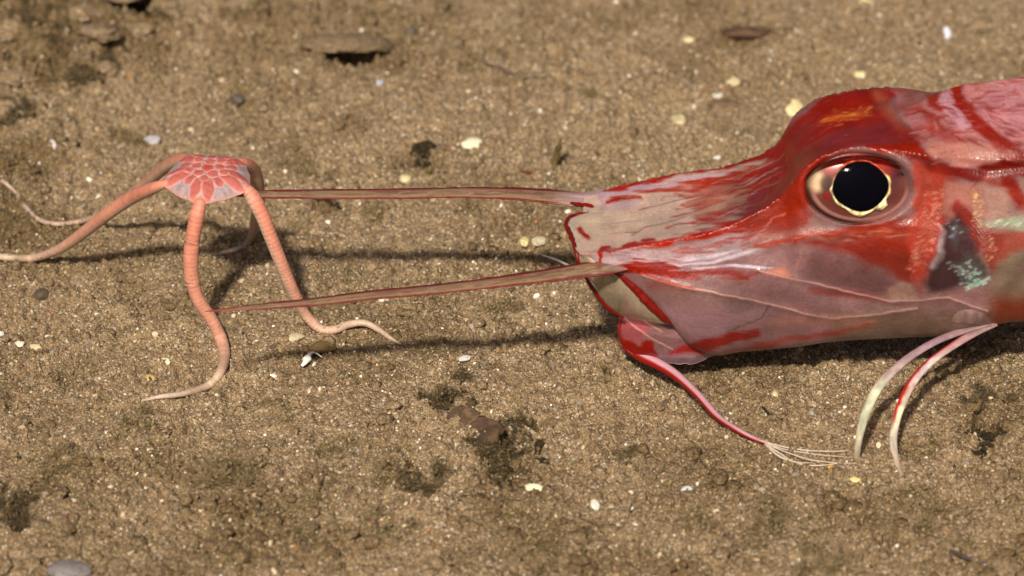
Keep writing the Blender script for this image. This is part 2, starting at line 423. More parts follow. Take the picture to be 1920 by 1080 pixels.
# brown fluffy detritus that settles on the sand
def fluff_mesh(centres, sizes, heights, nball=34, nfib=16, fw=1.0, dark=1.0):
    Vs, Fs3, Cs = [], [], []; off = 0
    for (cx, cy), s, hh in zip(centres, sizes, heights):
        nb = max(6, int(nball * (.6 + .8 * rng.random())))
        r = np.sqrt(rng.random(nb)) * s; a = rng.random(nb) * 2 * np.pi
        bx = cx + r * np.cos(a); by = cy + r * np.sin(a) * 1.1
        env = np.sqrt(np.clip(1 - (r / s) ** 2, 0, 1))
        bz = ground_h(bx, by) + hh * env * rng.random(nb)
        bs = (1.6 + 2.6 * rng.random(nb)) * U * (1 if s < 20 * U else 1.25)
        R = rand_rot(nb)
        v = np.einsum('nij,nkj->nki', R, ICO_V[None] * (1 + .7 * (rng.random((nb, 12, 1)) - .5)) * bs[:, None, None] * np.array([1.25, .8, .55])) + np.stack([bx, by, bz], -1)[:, None, :]
        Vs.append(v.reshape(-1, 3)); Fs3.append((ICO_F[None] + 12 * np.arange(nb)[:, None, None]).reshape(-1, 3) + off); off += nb * 12
        pal = np.array([(.17, .12, .06), (.22, .16, .082), (.10, .074, .040), (.28, .20, .11), (.18, .135, .068)]) * dark
        Cs.append(np.repeat(pal[rng.integers(0, 5, nb)] * (.7 + .6 * rng.random((nb, 1))), 12, 0))
        nf = max(3, int(nfib * (.6 + .8 * rng.random())))
        r = np.sqrt(rng.random(nf)) * s * .8; a = rng.random(nf) * 2 * np.pi
        p0 = np.stack([cx + r * np.cos(a), cy + r * np.sin(a), ground_h(cx + r * np.cos(a), cy + r * np.sin(a))], -1)
        d = rng.normal(size=(nf, 3)) * np.array([.9, .9, .6]) + np.array([0, 0, .45]); d /= np.linalg.norm(d, axis=1)[:, None]
        L = hh * (.4 + .9 * rng.random((nf, 1)))
        p1 = p0 + d * L * .5; p2 = p1 + (d + rng.normal(size=(nf, 3)) * .5) * L * .5
        w = np.cross(d, rng.normal(size=(nf, 3))); w = w / np.linalg.norm(w, axis=1)[:, None] * (.35 + .5 * rng.random((nf, 1))) * U * fw
        w2 = np.cross(d, w)
        tri = np.stack([p0 - w, p0 + w, p0 + w2, p1 - w * .8, p1 + w * .8, p1 + w2 * .8, p2], 1)
        f = np.array([(0, 1, 4), (0, 4, 3), (1, 2, 5), (1, 5, 4), (2, 0, 3), (2, 3, 5), (3, 4, 6), (4, 5, 6), (5, 3, 6)])
        Vs.append(tri.reshape(-1, 3)); Fs3.append((f[None] + 7 * np.arange(nf)[:, None, None]).reshape(-1, 3) + off); off += nf * 7
        Cs.append(np.repeat(pal[rng.integers(0, 5, nf)] * 1.15, 7, 0))
    return np.vstack(Vs), np.vstack(Fs3), np.vstack(Cs)
n = 17000
x, y = scatter(n); k = rng.random(n) < np.clip(zone(x, y) * 1.2 - .1, .05, 1); x, y = x[k], y[k]
sz = (3.5 + 10 * rng.random(len(x)) ** 2.2) * U
V, F, C = fluff_mesh(list(zip(x, y)), sz, sz * (.3 + .5 * rng.random(len(x))), 11, 6)
o = mesh_np("detritus", V, F, M_fluff, col=C); o["kind"] = "stuff"

# ---------------------------------------------------------------- fish : pigment painter (photo pixel space of its near side)
CX0, CX1, CY0, CY1 = 1040, 2160, 110, 730
PX, PY = np.meshgrid(np.arange(CX0, CX1 + 1.0), np.arange(CY0, CY1 + 1.0))
WX = PX + 9 * fbm2(PX / 34, PY / 20, 4, 3); WY = PY + 7 * fbm2(PX / 40, PY / 18, 4, 4)
STREAK = fbm2(PX / 46, PY / 5.5, 3, 8); BLOT = fbm2(PX / 30, PY / 22, 4, 9); FINE = fbm2(PX / 4, PY / 4, 2, 10)
def seg_dist(X, Y, pts):
    best = np.full(X.shape, 1e9); tpos = np.zeros(X.shape)
    pts = np.asarray(pts, float); L = np.r_[0, np.cumsum(np.linalg.norm(np.diff(pts, axis=0), axis=1))]
    for i in range(len(pts) - 1):
        a, b = pts[i], pts[i + 1]; d = b - a; l2 = d @ d + 1e-9
        t = np.clip(((X - a[0]) * d[0] + (Y - a[1]) * d[1]) / l2, 0, 1)
        q = np.hypot(X - a[0] - t * d[0], Y - a[1] - t * d[1])
        m = q < best; best[m] = q[m]; tpos[m] = ((L[i] + t * (L[i + 1] - L[i])) / L[-1])[m]
    return best, tpos
class Paint:
    def __init__(s, base): s.c = np.ones(PX.shape + (3,)) * lin(base); s.met = np.zeros(PX.shape)
    def _box(s, pts, pad):
        p = np.asarray(pts, float)
        x0 = int(max(p[:, 0].min() - pad - CX0, 0)); x1 = int(min(p[:, 0].max() + pad - CX0, CX1 - CX0)) + 1
        y0 = int(max(p[:, 1].min() - pad - CY0, 0)); y1 = int(min(p[:, 1].max() + pad - CY0, CY1 - CY0)) + 1
        return np.s_[y0:y1, x0:x1]
    def mix(s, b, m, col, met=0):
        s.c[b] = s.c[b] * (1 - m[..., None]) + lin(col) * m[..., None]
        s.met[b] = s.met[b] * (1 - m) + met * m
    def stroke(s, pts, w, col, soft=4, alpha=1, warp=1, streak=0, met=0):
        w = np.atleast_1d(np.asarray(w, float)); b = s._box(pts, w.max() + soft + 14)
        X = PX[b] + warp * (WX[b] - PX[b]); Y = PY[b] + warp * (WY[b] - PY[b])
        d, t = seg_dist(X, Y, pts)
        ww = np.interp(t, np.linspace(0, 1, len(w)), w)
        m = alpha * (1 - sstep(-soft, soft, d - ww + streak * STREAK[b] * 30))
        s.mix(b, np.clip(m, 0, 1), col, met)
    def poly(s, pts, col, soft=8, alpha=1, warp=1, streak=0, blot=0, met=0):
        b = s._box(pts, soft + 14)
        X = PX[b] + warp * (WX[b] - PX[b]); Y = PY[b] + warp * (WY[b] - PY[b])
        p = np.asarray(pts, float); inside = np.zeros(X.shape, bool); q = np.roll(p, -1, 0)
        for (x1, y1), (x2, y2) in zip(p, q):
            c = ((y1 > Y) != (y2 > Y)) & (X < (x2 - x1) * (Y - y1) / (y2 - y1 + 1e-12) + x1); inside ^= c
        d, _ = seg_dist(X, Y, np.vstack([p, p[:1]])); d = np.where(inside, -d, d)
        m = alpha * (1 - sstep(-soft, soft, d + streak * STREAK[b] * 30 + blot * BLOT[b] * 30))
        s.mix(b, np.clip(m, 0, 1), col, met)
    def sample(s, px, py):
        ix = np.clip(px - CX0, 0, CX1 - CX0 - 1.001); iy = np.clip(py - CY0, 0, CY1 - CY0 - 1.001)
        x0 = ix.astype(int); y0 = iy.astype(int); fx = (ix - x0)[:, None]; fy = (iy - y0)[:, None]
        def f(a):
            a = a.reshape(a.shape[0], a.shape[1], -1)
            return (a[y0, x0] * (1 - fx) + a[y0, x0 + 1] * fx) * (1 - fy) + (a[y0 + 1, x0] * (1 - fx) + a[y0 + 1, x0 + 1] * fx) * fy
        return f(s.c), f(s.met)[:, 0]
RED, DRED, PINK, TAN, MAUVE, LAV = (164, 30, 0), (104, 9, 0), (206, 132, 132), (204, 170, 152), (152, 110, 108), (188, 152, 164)
p = Paint(MAUVE)
# cheek and belly ground tones
p.poly([(1040, 470), (1450, 455), (1600, 480), (1740, 540), (1740, 700), (1040, 720)], (148, 106, 106), 18)
p.stroke([(1250, 590), (1330, 600), (1420, 590)], [20, 30, 20], (172, 132, 142), 22, .6)
p.stroke([(1440, 500), (1560, 560), (1660, 580)], [14, 16, 10], (176, 132, 134), 16, .6)
p.poly([(1560, 590), (1700, 575), (1850, 590), (1900, 700), (1560, 700)], (128, 100, 84), 16, .9)
p.poly([(1840, 330), (2160, 330), (2160, 560), (1850, 600), (1830, 480)], (160, 120, 112), 14)
p.poly([(1862, 520), (1900, 440), (2160, 420), (2160, 560), (1870, 585)], (150, 130, 108), 16, .9)
p.stroke([(1842, 600), (1880, 560), (1930, 480)], [8, 10, 14], (118, 92, 80), 12, .7)
p.poly([(1850, 432), (1920, 432), (2000, 440), (1900, 470), (1862, 510)], (172, 70, 56), 8, .85)
p.poly([(1860, 560), (2160, 540), (2160, 720), (1860, 720)], (140, 62, 40), 18)
# flat top of the snout
p.poly([(1040, 340), (1210, 335), (1330, 325), (1440, 300), (1470, 330), (1440, 385), (1300, 442), (1180, 468), (1040, 480)], TAN, 8)
p.stroke([(1060, 430), (1130, 415), (1200, 415)], [26, 22, 12], (206, 182, 156), 14, .6)
p.stroke([(1110, 368), (1180, 358), (1300, 338), (1380, 322)], [8, 9, 8, 3], LAV, 5, .9, streak=.2)
p.stroke([(1118, 385), (1150, 388), (1190, 378)], [10, 10, 6], LAV, 6, .6)
p.stroke([(1090, 362), (1180, 349), (1250, 330), (1330, 317), (1400, 301), (1450, 280)], [3, 4, 5, 5, 8, 10], RED, 3, streak=.12)
p.stroke([(1150, 371), (1250, 356), (1330, 342), (1420, 322), (1480, 295)], [2, 5, 6, 9, 16], RED, 4, .9, streak=.25)
p.stroke([(1137, 380), (1155, 377), (1180, 370), (1200, 370)], [4, 5, 2, 3], RED, 3)
for pts, w, a in (([(1270, 392), (1350, 372), (1430, 345), (1480, 320)], [2, 5, 9, 14], .85), ([(1255, 408), (1330, 388), (1410, 362), (1460, 345)], [1.5, 3, 6, 10], .8),
                  ([(1290, 376), (1350, 362), (1420, 338)], [1, 2.5, 5], .6), ([(1330, 402), (1390, 388), (1440, 366)], [1, 3, 8], .5)):
    p.stroke(pts, w, RED, 3, a, streak=.3)
for pts in ([(1198, 392), (1280, 374), (1335, 364)], [(1185, 442), (1210, 426), (1262, 412), (1310, 398)], [(1172, 436), (1200, 434)]):
    p.stroke(pts, [1.1], (96, 76, 70), 1.2, .7, .5)
p.poly([(1290, 345), (1400, 318), (1460, 300), (1480, 350), (1430, 392), (1340, 424), (1300, 412)], (156, 50, 26), 10, .72, streak=.6)
p.stroke([(1240, 372), (1320, 352), (1420, 326)], [1, 3, 5], RED, 3, .8, streak=.3)
p.stroke([(1250, 424), (1340, 404), (1430, 372)], [1, 3, 7], RED, 3, .8, streak=.3)
p.stroke([(1400, 372), (1330, 392), (1280, 404)], [4, 5, 1], (186, 150, 120), 4, .7, streak=.2)
p.stroke([(1420, 352), (1350, 372), (1290, 384)], [2, 4, 1], (186, 150, 120), 4, .6, streak=.2)
# near edge of the snout and the grey band beneath it
p.poly([(1040, 484), (1150, 478), (1250, 466), (1380, 440), (1450, 420), (1480, 440), (1420, 475), (1260, 500), (1040, 512)], (182, 152, 154), 7, streak=.2)
p.stroke([(1125, 472), (1165, 465), (1195, 461), (1250, 454), (1320, 440), (1385, 422), (1435, 398), (1470, 368), (1495, 325), (1545, 290)], [3, 4, 5, 6, 8, 10, 13, 16, 18, 14], RED, 4, streak=.28)
p.stroke([(1230, 455), (1330, 428), (1400, 408), (1450, 380)], [1, 4, 5, 8], RED, 3, .8, streak=.3)
p.stroke([(1270, 470), (1350, 458), (1420, 438)], [2, 4, 3], RED, 3, .65, streak=.35)
p.stroke([(1097, 431), (1100, 443)], [5, 6], RED, 2.5)
p.stroke([(1140, 464), (1126, 468), (1121, 480), (1112, 492)], [3, 4, 5, 4], RED, 2)
p.stroke([(1205, 452), (1216, 449), (1228, 448)], [3, 5, 3], RED, 2)
p.stroke([(1168, 463), (1185, 460), (1192, 455)], [3, 6, 3], RED, 2)
for pts in ([(1260, 497), (1340, 490), (1400, 473), (1445, 454)], [(1240, 488), (1320, 482), (1390, 468)], [(1300, 502), (1380, 497), (1450, 503)]):
    p.stroke(pts, [1, 2.6, 3.4, 1.5], (226, 208, 222), 2, .85, .6)
p.stroke([(1140, 506), (1190, 498), (1250, 505), (1310, 524)], [5, 13, 13, 5], (146, 22, 0), 3, streak=.2)
p.stroke([(1290, 510), (1350, 512), (1395, 517), (1422, 512)], [5, 7, 11, 2], (146, 28, 6), 6, .9, streak=.2)
p.stroke([(1226, 536), (1270, 538), (1320, 545)], [9, 10, 3], (150, 50, 40), 8, .7)
p.stroke([(1216, 552), (1300, 552), (1400, 560)], [16, 26, 16], (134, 104, 98), 14, .6)
# the dome between and behind the eye ridges
p.poly([(1440, 288), (1480, 235), (1550, 178), (1670, 150), (1688, 172), (1664, 200), (1690, 240), (1722, 262), (1745, 296), (1790, 318), (1760, 336), (1720, 312), (1700, 292),
        (1610, 275), (1545, 298), (1520, 330), (1515, 380), (1470, 420), (1415, 425), (1400, 405), (1420, 340)], RED, 7, streak=.15)
p.stroke([(1470, 260), (1540, 200), (1660, 160)], [9, 11, 6], (150, 26, 10), 7, .8)
p.stroke([(1640, 176), (1660, 200), (1685, 235)], [7, 12, 8], (186, 96, 66), 10, .7)
p.stroke([(1535, 232), (1580, 219), (1630, 207)], [3, 8, 5], (226, 92, 26), 6, .85, streak=.35)  # orange glow and highlight of the dome, painted as pigment
p.stroke([(1550, 228), (1600, 213)], [1.5, 3], (244, 150, 60), 4, .7, streak=.3)
p.stroke([(1440, 330), (1480, 300), (1560, 262), (1660, 248)], [3, 4, 4, 2], (142, 24, 10), 4, .7, streak=.3)
p.poly([(1410, 345), (1500, 320), (1525, 400), (1510, 450), (1390, 452)], (160, 40, 16), 12, .85, blot=.3)
p.stroke([(1395, 468), (1420, 440), (1450, 410), (1475, 400)], [1.4, 1.8, 2], (214, 108, 84), 2, .8)
p.stroke([(1400, 455), (1470, 440), (1520, 428)], [9, 9, 6], (168, 112, 104), 8, .7)
p.stroke([(1420, 462), (1500, 446), (1560, 436), (1640, 428), (1720, 424)], [4, 5, 7, 9, 8], (176, 58, 36), 4, .9, streak=.25)
p.poly([(1488, 456), (1570, 446), (1660, 442), (1712, 452), (1722, 500), (1714, 546), (1684, 524), (1650, 500), (1560, 470)], (142, 32, 10), 12, .92, blot=.3)
p.poly([(1520, 478), (1610, 488), (1660, 510), (1690, 536), (1640, 552), (1560, 545), (1512, 522)], (122, 82, 82), 18, .85)
p.poly([(1660, 545), (1690, 525), (1720, 548), (1720, 562), (1660, 566)], (170, 132, 116), 6, .9)
p.stroke([(1440, 512), (1470, 510), (1485, 520)], [5, 8, 3], (206, 128, 104), 6, .8)
p.stroke([(1500, 470), (1498, 500), (1490, 540)], [1.5], (170, 124, 112), 2, .7)
p.stroke([(1520, 545), (1600, 552), (1660, 566)], [5, 8, 3], (146, 58, 48), 7, .8)
for pts in ([(1425, 508), (1520, 530), (1600, 549), (1668, 566), (1780, 558), (1852, 583)], [(1205, 516), (1290, 540), (1400, 559), (1500, 586), (1560, 598), (1650, 588), (1720, 578)]):
    p.stroke(pts, [1.2, 1.6, 1.3, 1.6], (226, 176, 166), 1.4, .85, .4)
p.stroke([(1200, 512), (1250, 526), (1300, 541)], [2, 2, 1], (206, 70, 50), 1.5, .8)
p.stroke([(1355, 622), (1400, 612), (1430, 595), (1445, 575)], [1.4], (84, 62, 44), 1.5, .7)
# lower edge
p.stroke([(1260, 664), (1310, 650), (1370, 634), (1424, 624)], [8, 11, 11, 6], (146, 24, 14), 4, .95, streak=.2)
p.stroke([(1360, 660), (1450, 645), (1560, 622), (1640, 606)], [3, 5, 5, 2], (160, 56, 40), 5, .8, streak=.2)
p.stroke([(1440, 606), (1540, 600), (1640, 602)], [5, 8, 4], (168, 112, 96), 8, .6)
for q in range(16):
    xx = 1600 + 240 * rng.random(); yy = 578 + 50 * rng.random()
    p.stroke([(xx, yy), (xx + 22, yy - 3)], [1.3], (190, 170, 136), 2, .22)
# nape plates
p.poly([(1672, 160), (1760, 130), (2160, 110), (2160, 330), (1920, 306), (1850, 316), (1780, 308), (1745, 288), (1718, 256), (1692, 222)], PINK, 6)
p.poly([(1755, 160), (1800, 150), (1812, 200), (1850, 240), (1800, 240), (1765, 205)], (212, 158, 174), 8, .85)
p.poly([(1815, 195), (1860, 160), (2000, 150), (2000, 240), (1880, 245)], (206, 138, 148), 8, .75)
p.poly([(1730, 262), (1850, 270), (1900, 300), (1800, 312), (1745, 290)], (220, 146, 128), 8, .8)
p.poly([(1676, 168), (1740, 180), (1740, 215), (1700, 222)], (188, 112, 104), 8, .8)
p.stroke([(1660, 165), (1700, 172), (1740, 165)], [10, 6, 9], (172, 60, 40), 8, .8)
p.stroke([(1725, 160), (1748, 176), (1752, 196), (1764, 206)], [9, 11, 8, 5], (160, 34, 8), 5, .95)
p.stroke([(1680, 200), (1720, 205), (1745, 225), (1748, 250)], [4, 9, 9, 4], (176, 60, 38), 8, .75)
p.stroke([(1690, 250), (1740, 240), (1790, 262), (1830, 262)], [8, 7, 6, 2], (172, 48, 28), 7, .7)
p.stroke([(1850, 250), (1880, 285), (1925, 300)], [5, 9, 9], (170, 44, 26), 7, .8)
p.stroke([(1764, 203), (1788, 203)], [3, 2], RED, 2, .8)
p.stroke([(1788, 150), (1798, 180), (1818, 216), (1850, 246), (1885, 268), (1930, 296), (2100, 320)], [11, 12, 11, 9, 9, 8, 6], (158, 28, 6), 5)
p.stroke([(1800, 150), (1830, 150), (1920, 140)], [9, 6, 4], (176, 50, 36), 4, .9)
for pts in ([(1812, 198), (1838, 182), (1852, 170)], [(1816, 202), (1866, 203), (1884, 194)], [(1850, 206), (1878, 212)], [(1890, 176), (1905, 170)], [(1885, 205), (1912, 200)], [(1930, 190), (1990, 170)], [(1940, 230), (2010, 222)]):
    p.stroke(pts, [3.5, 2.5, 1.5], (168, 50, 38), 4, .75, 1.3)
p.stroke([(1700, 216), (1738, 214), (1758, 222), (1766, 242), (1800, 252), (1812, 252)], [2, 3.5, 3.5, 5, 3.5, 1.5], RED, 4.5, .8, 1.3)
p.stroke([(1690, 238), (1705, 250), (1735, 262)], [5, 6, 3], (170, 60, 40), 5, .7)
p.stroke([(1716, 296), (1770, 316), (1830, 328), (1880, 312), (1930, 322), (2150, 330)], [7, 11, 13, 9, 10, 10], (132, 18, 8), 4)
p.stroke([(1878, 312), (1896, 345), (1908, 380)], [10, 16, 9], (140, 20, 4), 7)
p.stroke([(1850, 330), (1880, 350), (1925, 380)], [8, 10, 14], (160, 46, 28), 8, .8)
# cheek bars with pale beads
p.poly([(1600, 418), (1720, 405), (1760, 300), (1790, 330), (1770, 470), (1725, 545), (1700, 470), (1600, 450)], (160, 40, 16), 12, .8, blot=.3)
p.poly([(1715, 300), (1770, 330), (1770, 400), (1750, 470), (1715, 540), (1700, 450), (1715, 380)], (184, 66, 46), 8, .9)
p.poly([(1772, 340), (1850, 345), (1860, 405), (1800, 405), (1765, 400)], (190, 122, 108), 8, .9)
p.stroke([(1795, 385), (1812, 405), (1826, 430), (1832, 470)], [12, 14, 9, 4], (150, 34, 24), 6, .9)
p.poly([(1775, 425), (1800, 400), (1822, 430), (1832, 480), (1852, 500), (1836, 534), (1742, 548), (1734, 528), (1756, 470)], (70, 42, 48), 9, .92)
p.stroke([(1768, 430), (1762, 470), (1748, 500)], [4, 7, 6], (176, 152, 156), 5, .9)
p.poly([(1830, 430), (1890, 440), (1860, 505), (1842, 480)], (150, 56, 42), 6, .85)
p.poly([(1846, 350), (1885, 350), (1890, 400), (1848, 410)], (186, 140, 126), 8, .9)
def beads(pts, w, nrow, per, col, r, seed, met=0):
    rg = np.random.default_rng(seed); ln = int(np.sum(np.linalg.norm(np.diff(np.array(pts, float), axis=0), axis=1)))
    P, s = smooth_path(pts, ln)
    n = int(ln / per * nrow * 1.25)
    for q in P[rg.integers(0, ln, n)]:
        x = q[0] + w * (rg.random() * 2 - 1); yy = q[1] + rg.normal() * 4; l = 1 + 2.6 * rg.random()
        cc = np.clip(np.array(col) * (.72 + .4 * rg.random()) + rg.normal(size=3) * 10, 0, 255)
        p.stroke([(x - l, yy + .5 * l), (x + l, yy - .3 * l)], [r * (.25 + .8 * rg.random())], cc, 1.6, .3 + .5 * rg.random(), .6, met=met)
def hairs(guide, spread, n, ln, cols, seed, w=1.0, a=.5):
    """fine grain of the bone or painted glow, running along a guide line"""
    rg = np.random.default_rng(seed); P, s = smooth_path(guide, 200)
    for _ in range(n):
        i = rg.integers(0, 180); j = min(199, i + int(200 * ln * (.4 + rg.random())))
        t0 = np.interp(s[i], np.linspace(0, 1, len(spread)), spread); o = rg.normal() * t0 * .5
        q = P[i:j + 1:max(1, (j - i) // 4)] + np.array([0, o])
        if len(q) > 1: p.stroke(q, [.3 * w, w * (.5 + .8 * rg.random()), .3 * w], cols[rg.integers(0, len(cols))], 1.6, a * (.3 + .7 * rg.random()), .8)
hairs([(1120, 415), (1260, 395), (1400, 350), (1470, 310)], [60, 60, 50, 50], 90, .16, [(166, 60, 40), (214, 190, 176), (206, 176, 170), (160, 36, 14)], 21, 1.2, .5)
hairs([(1420, 350), (1480, 290), (1560, 235), (1670, 205)], [60, 70, 80, 70], 170, .14, [(130, 18, 0), (186, 60, 20), (150, 28, 10), (176, 70, 50)], 22, 1.5, .5)
hairs([(1540, 230), (1580, 219), (1640, 203)], [8, 14, 12], 60, .12, [(236, 120, 40), (246, 160, 70), (214, 84, 20)], 23, 1.2, .7)  # thin strokes of the dome's painted orange highlight
hairs([(1150, 480), (1260, 485), (1380, 462), (1450, 440)], [16, 30, 40, 30], 90, .16, [(210, 190, 200), (150, 50, 40), (128, 96, 96), (190, 150, 156)], 24, 1.2, .6)
hairs([(1240, 560), (1400, 570), (1560, 575), (1700, 560)], [50, 70, 50, 30], 70, .10, [(160, 120, 116), (120, 84, 82), (176, 120, 106), (150, 60, 48)], 25, 1.6, .4)
hairs([(1690, 230), (1780, 210), (1880, 200), (2100, 190)], [60, 90, 100, 100], 260, .06, [(206, 150, 152), (164, 50, 36), (172, 84, 80), (150, 36, 22)], 26, 2.2, .6)
hairs([(1760, 190), (1840, 230), (1930, 270)], [60, 60, 60], 60, .16, [(156, 30, 10), (140, 24, 8)], 31, 3.2, .6)
hairs([(1680, 180), (1800, 170), (2000, 170)], [30, 50, 60], 40, .10, [(160, 36, 14), (150, 60, 44)], 32, 3.0, .55)
hairs([(1500, 470), (1600, 470), (1710, 500)], [20, 30, 40], 60, .12, [(130, 30, 14), (176, 60, 36), (150, 80, 70)], 27, 1.5, .5)
hairs([(1420, 440), (1560, 440), (1720, 432)], [14, 12, 12], 70, .08, [(206, 110, 80), (150, 40, 24), (226, 150, 120)], 28, 1.1, .6)
beads([(1752, 352), (1748, 400), (1734, 450), (1716, 505)], 17, 6, 6.5, (232, 150, 128), 1.5, 1)
beads([(1830, 352), (1836, 390), (1832, 425)], 9, 4, 6.5, (240, 188, 130), 1.6, 2)
beads([(1845, 448), (1858, 470), (1850, 494)], 14, 4, 7, (226, 160, 130), 1.4, 3)
p.poly([(1786, 494), (1820, 478), (1856, 508), (1852, 534), (1806, 532)], (110, 118, 114), 12, .4)
p.poly([(1776, 440), (1796, 412), (1806, 430), (1790, 470)], (96, 84, 92), 6, .7)
beads([(1796, 488), (1812, 508), (1826, 530)], 25, 6, 5, (210, 240, 222), 1.25, 4, .1)
beads([(1790, 420), (1796, 450)], 12, 3, 8, (196, 214, 200), 1.3, 5, .2)
beads([(1812, 540), (1852, 526)], 5, 5, 4.5, (216, 255, 232), 1.7, 6, .1)
p.poly([(1838, 420), (1918, 402), (2000, 396), (2000, 428), (1918, 430)], (170, 176, 146), 6, .8, met=.1)
beads([(1850, 420), (1918, 416)], 3, 2, 6, (226, 240, 206), 1.4, 7, .5)
# freckles over all
p.c *= (1 + .26 * BLOT + .12 * FINE)[..., None]
spk = noise2(PX / 2.3, PY / 2.3, 99) > .485
p.c[spk & (PY < 470)] = lin((226, 160, 140))
FISHK = 1.0                                         # the fish's own paleness
# ---------------------------------------------------------------- fish : body
FISH0 = on_ground(1600, 700)
fish = empty("armored_searobin", (FISH0[0], 0, 0), "red and pink armoured fish with long forked snout and big black eye", "fish")
kx = [1072, 1120, 1160, 1200, 1250, 1300, 1350, 1400, 1440, 1470, 1500, 1550, 1612, 1680, 1720, 1760, 1820, 1920, 2150, 2600, 3100, 3500]
kR = [477, 476, 473, 464, 455, 446, 432, 410, 388, 362, 325, 290, 277, 283, 290, 296, 300, 303, 310, 360, 430, 480]
kS = [372, 358, 350, 341, 330, 322, 315, 302, 286, 262, 215, 181, 167, 158, 153, 150, 150, 139, 132, 190, 300, 380]
kB = [497, 507, 519, 545, 596, 652, 666, 658, 655, 653, 650, 642, 637, 634, 632, 630, 618, 602, 600, 580, 560, 540]
kYb = [128, 130, 128, 124, 116, 92, 78, 74, 72, 72, 74, 78, 80, 82, 84, 84, 84, 84, 84, 70, 40, 20]
kC = [4, 4, 4, 6, 12, 22, 28, 30, 30, 30, 30, 32, 34, 36, 36, 36, 34, 30, 26, 10, 6, 4]       # cheek bulge beyond the ridge
kD = [-2, 2, 4, 6, 6, 6, 8, 10, 12, 14, 16, 16, 14, 4, -8, -14, -18, -22, -24, -20, -10, -5]   # dip of the top between the ridges
xs = np.r_[np.arange(1072, 1560, 2.6), np.arange(1560, 1940, 2.2), np.arange(1940, 2150, 8), np.arange(2150, 3501, 40)]
R = cr(kx, kR, xs); S = cr(kx, kS, xs); B = cr(kx, kB, xs); Yb = cr(kx, kYb, xs); Cc = cr(kx, kC, xs); Dp = cr(kx, kD, xs)
Yr = (R - S) / (2 * SINP)
roof = sstep(1630, 1830, xs)                          # behind the head the back is a roof, not a trough
Yr = Yr * (1 - roof) + roof * np.minimum(Yr, 128 * np.interp(xs, [1900, 3500], [1, .25]))
T = (R - Yr * SINP) + Dp
T = T * (1 - roof) + roof * (S + 6)
H = B - R
tk = np.array([0, .14, .27, .42, .60, .78, .92, 1.0])
rows = np.stack([T, (T + (R - T) * .52) + Dp * .15, R, R + .27 * H, R + .52 * H, R + .80 * H, B, B - 4], -1)
Ys = np.stack([0 * R, Yr * .55, Yr, Yr + Cc * .5, Yr + Cc, Yr * .72 + Yb * .28 + Cc * .5, Yb, 0 * R], -1)
tt = np.r_[np.linspace(0, .27, 90), np.linspace(.27, .92, 190)[1:], np.linspace(.92, 1, 16)[1:]]
rowG = np.empty((len(xs), len(tt))); YG = np.empty_like(rowG)
Zlow = None
for i in range(len(xs)):
    rowG[i] = cr(tk, rows[i], tt)
    YG[i] = cr(tk, Ys[i], tt)
pxG = np.repeat(xs[:, None], len(tt), 1)
# belly bottom: keep world height of the lower edge
flank = sstep(.25, .31, tt)[None, :] * (1 - sstep(.9, .95, tt))[None, :]
e = ((pxG - 1612) / 106) ** 2 + ((rowG - 350) / 68) ** 2
YG = YG - 27 * (1 - sstep(.55, 1.0, e)) * flank + 3.5 * np.exp(-((e - 1.14) / .2) ** 2) * flank
# ridges, plates, beads
ridge_d = np.abs(rowG - R[:, None])
RN = noise2(pxG / 3.1, 0 * pxG, 123) + .5 * noise2(pxG / 9, 0 * pxG, 124)
YG = YG + 1.2 * np.exp(-(ridge_d / 5) ** 2) * (1 + 1.2 * RN)
for pts, hgt, wd in (([(1425, 508), (1520, 530), (1600, 549), (1668, 566), (1780, 558), (1852, 583)], 2.4, 6), ([(1205, 516), (1290, 540), (1400, 559), (1500, 586), (1560, 598), (1720, 578)], 2.4, 6),
                     ([(1420, 462), (1500, 446), (1640, 428), (1720, 424)], 3, 12), ([(1768, 425), (1762, 470), (1740, 520)], 8, 10), ([(1790, 300), (1850, 320), (1920, 312)], -5, 10)):
    d, t = seg_dist(pxG, rowG, pts)
    YG = YG + hgt * np.exp(-(d / wd) ** 2) * (1 + .04 * np.sin(pxG * .9))
for pts, w_ in (([(1752, 345), (1748, 400), (1734, 450), (1716, 510)], 20), ([(1830, 350), (1836, 390), (1832, 428)], 12), ([(1845, 444), (1858, 470), (1850, 500)], 15), ([(1796, 486), (1812, 508), (1826, 534)], 26)):
    d, t = seg_dist(pxG, rowG, pts)
    wob = 1.6 * noise2(pxG / 11, rowG / 11, 131)
    YG = YG + 2.0 * (1 - sstep(w_ * .6, w_ * 1.1, d)) * np.clip(np.sin(2 * np.pi * (pxG / 7.6 + rowG / 22 + wob * .2)) * np.sin(2 * np.pi * (rowG / 6.8 + wob * .25)) + .25, 0, 2)
d, t = seg_dist(pxG, rowG, [(1800, 430), (1810, 480), (1790, 540)]); YG = YG - 9 * np.exp(-(d / 28) ** 2) * flank
YG = YG + (1.6 * fbm2(pxG / 55, rowG / 36, 2, 5) + .4 * noise2(pxG / 6, rowG / 6, 6)) * (YG > 2)
near = at(pxG, rowG, -YG)
zb = near[:, np.searchsorted(tt, .92), 2]
k = tt > .92
f = sstep(.92, 1, tt[k])[None, :]
near[:, k, 2] = zb[:, None] - 6 * U * f
near[:, k, 0] = near[:, [np.searchsorted(tt, .92)], 0]
rise = np.zeros_like(rowG)
rise = rise + 1.9 * np.exp(-(ridge_d / 3.5) ** 2) * (.6 + 1.6 * RN)
near[..., 2] += rise * U
far = near * np.array([1, -1, 1])
npx, nrow = pxG.copy(), rowG.copy()
fpx, frow = project(far)
ftop = (tt <= .27)[None, :]
fpx = np.where(ftop, fpx, npx); frow = np.where(ftop, frow, nrow)
nl = len(tt)
ring = np.concatenate([near, far[:, ::-1][:, 1:-1]], 1)
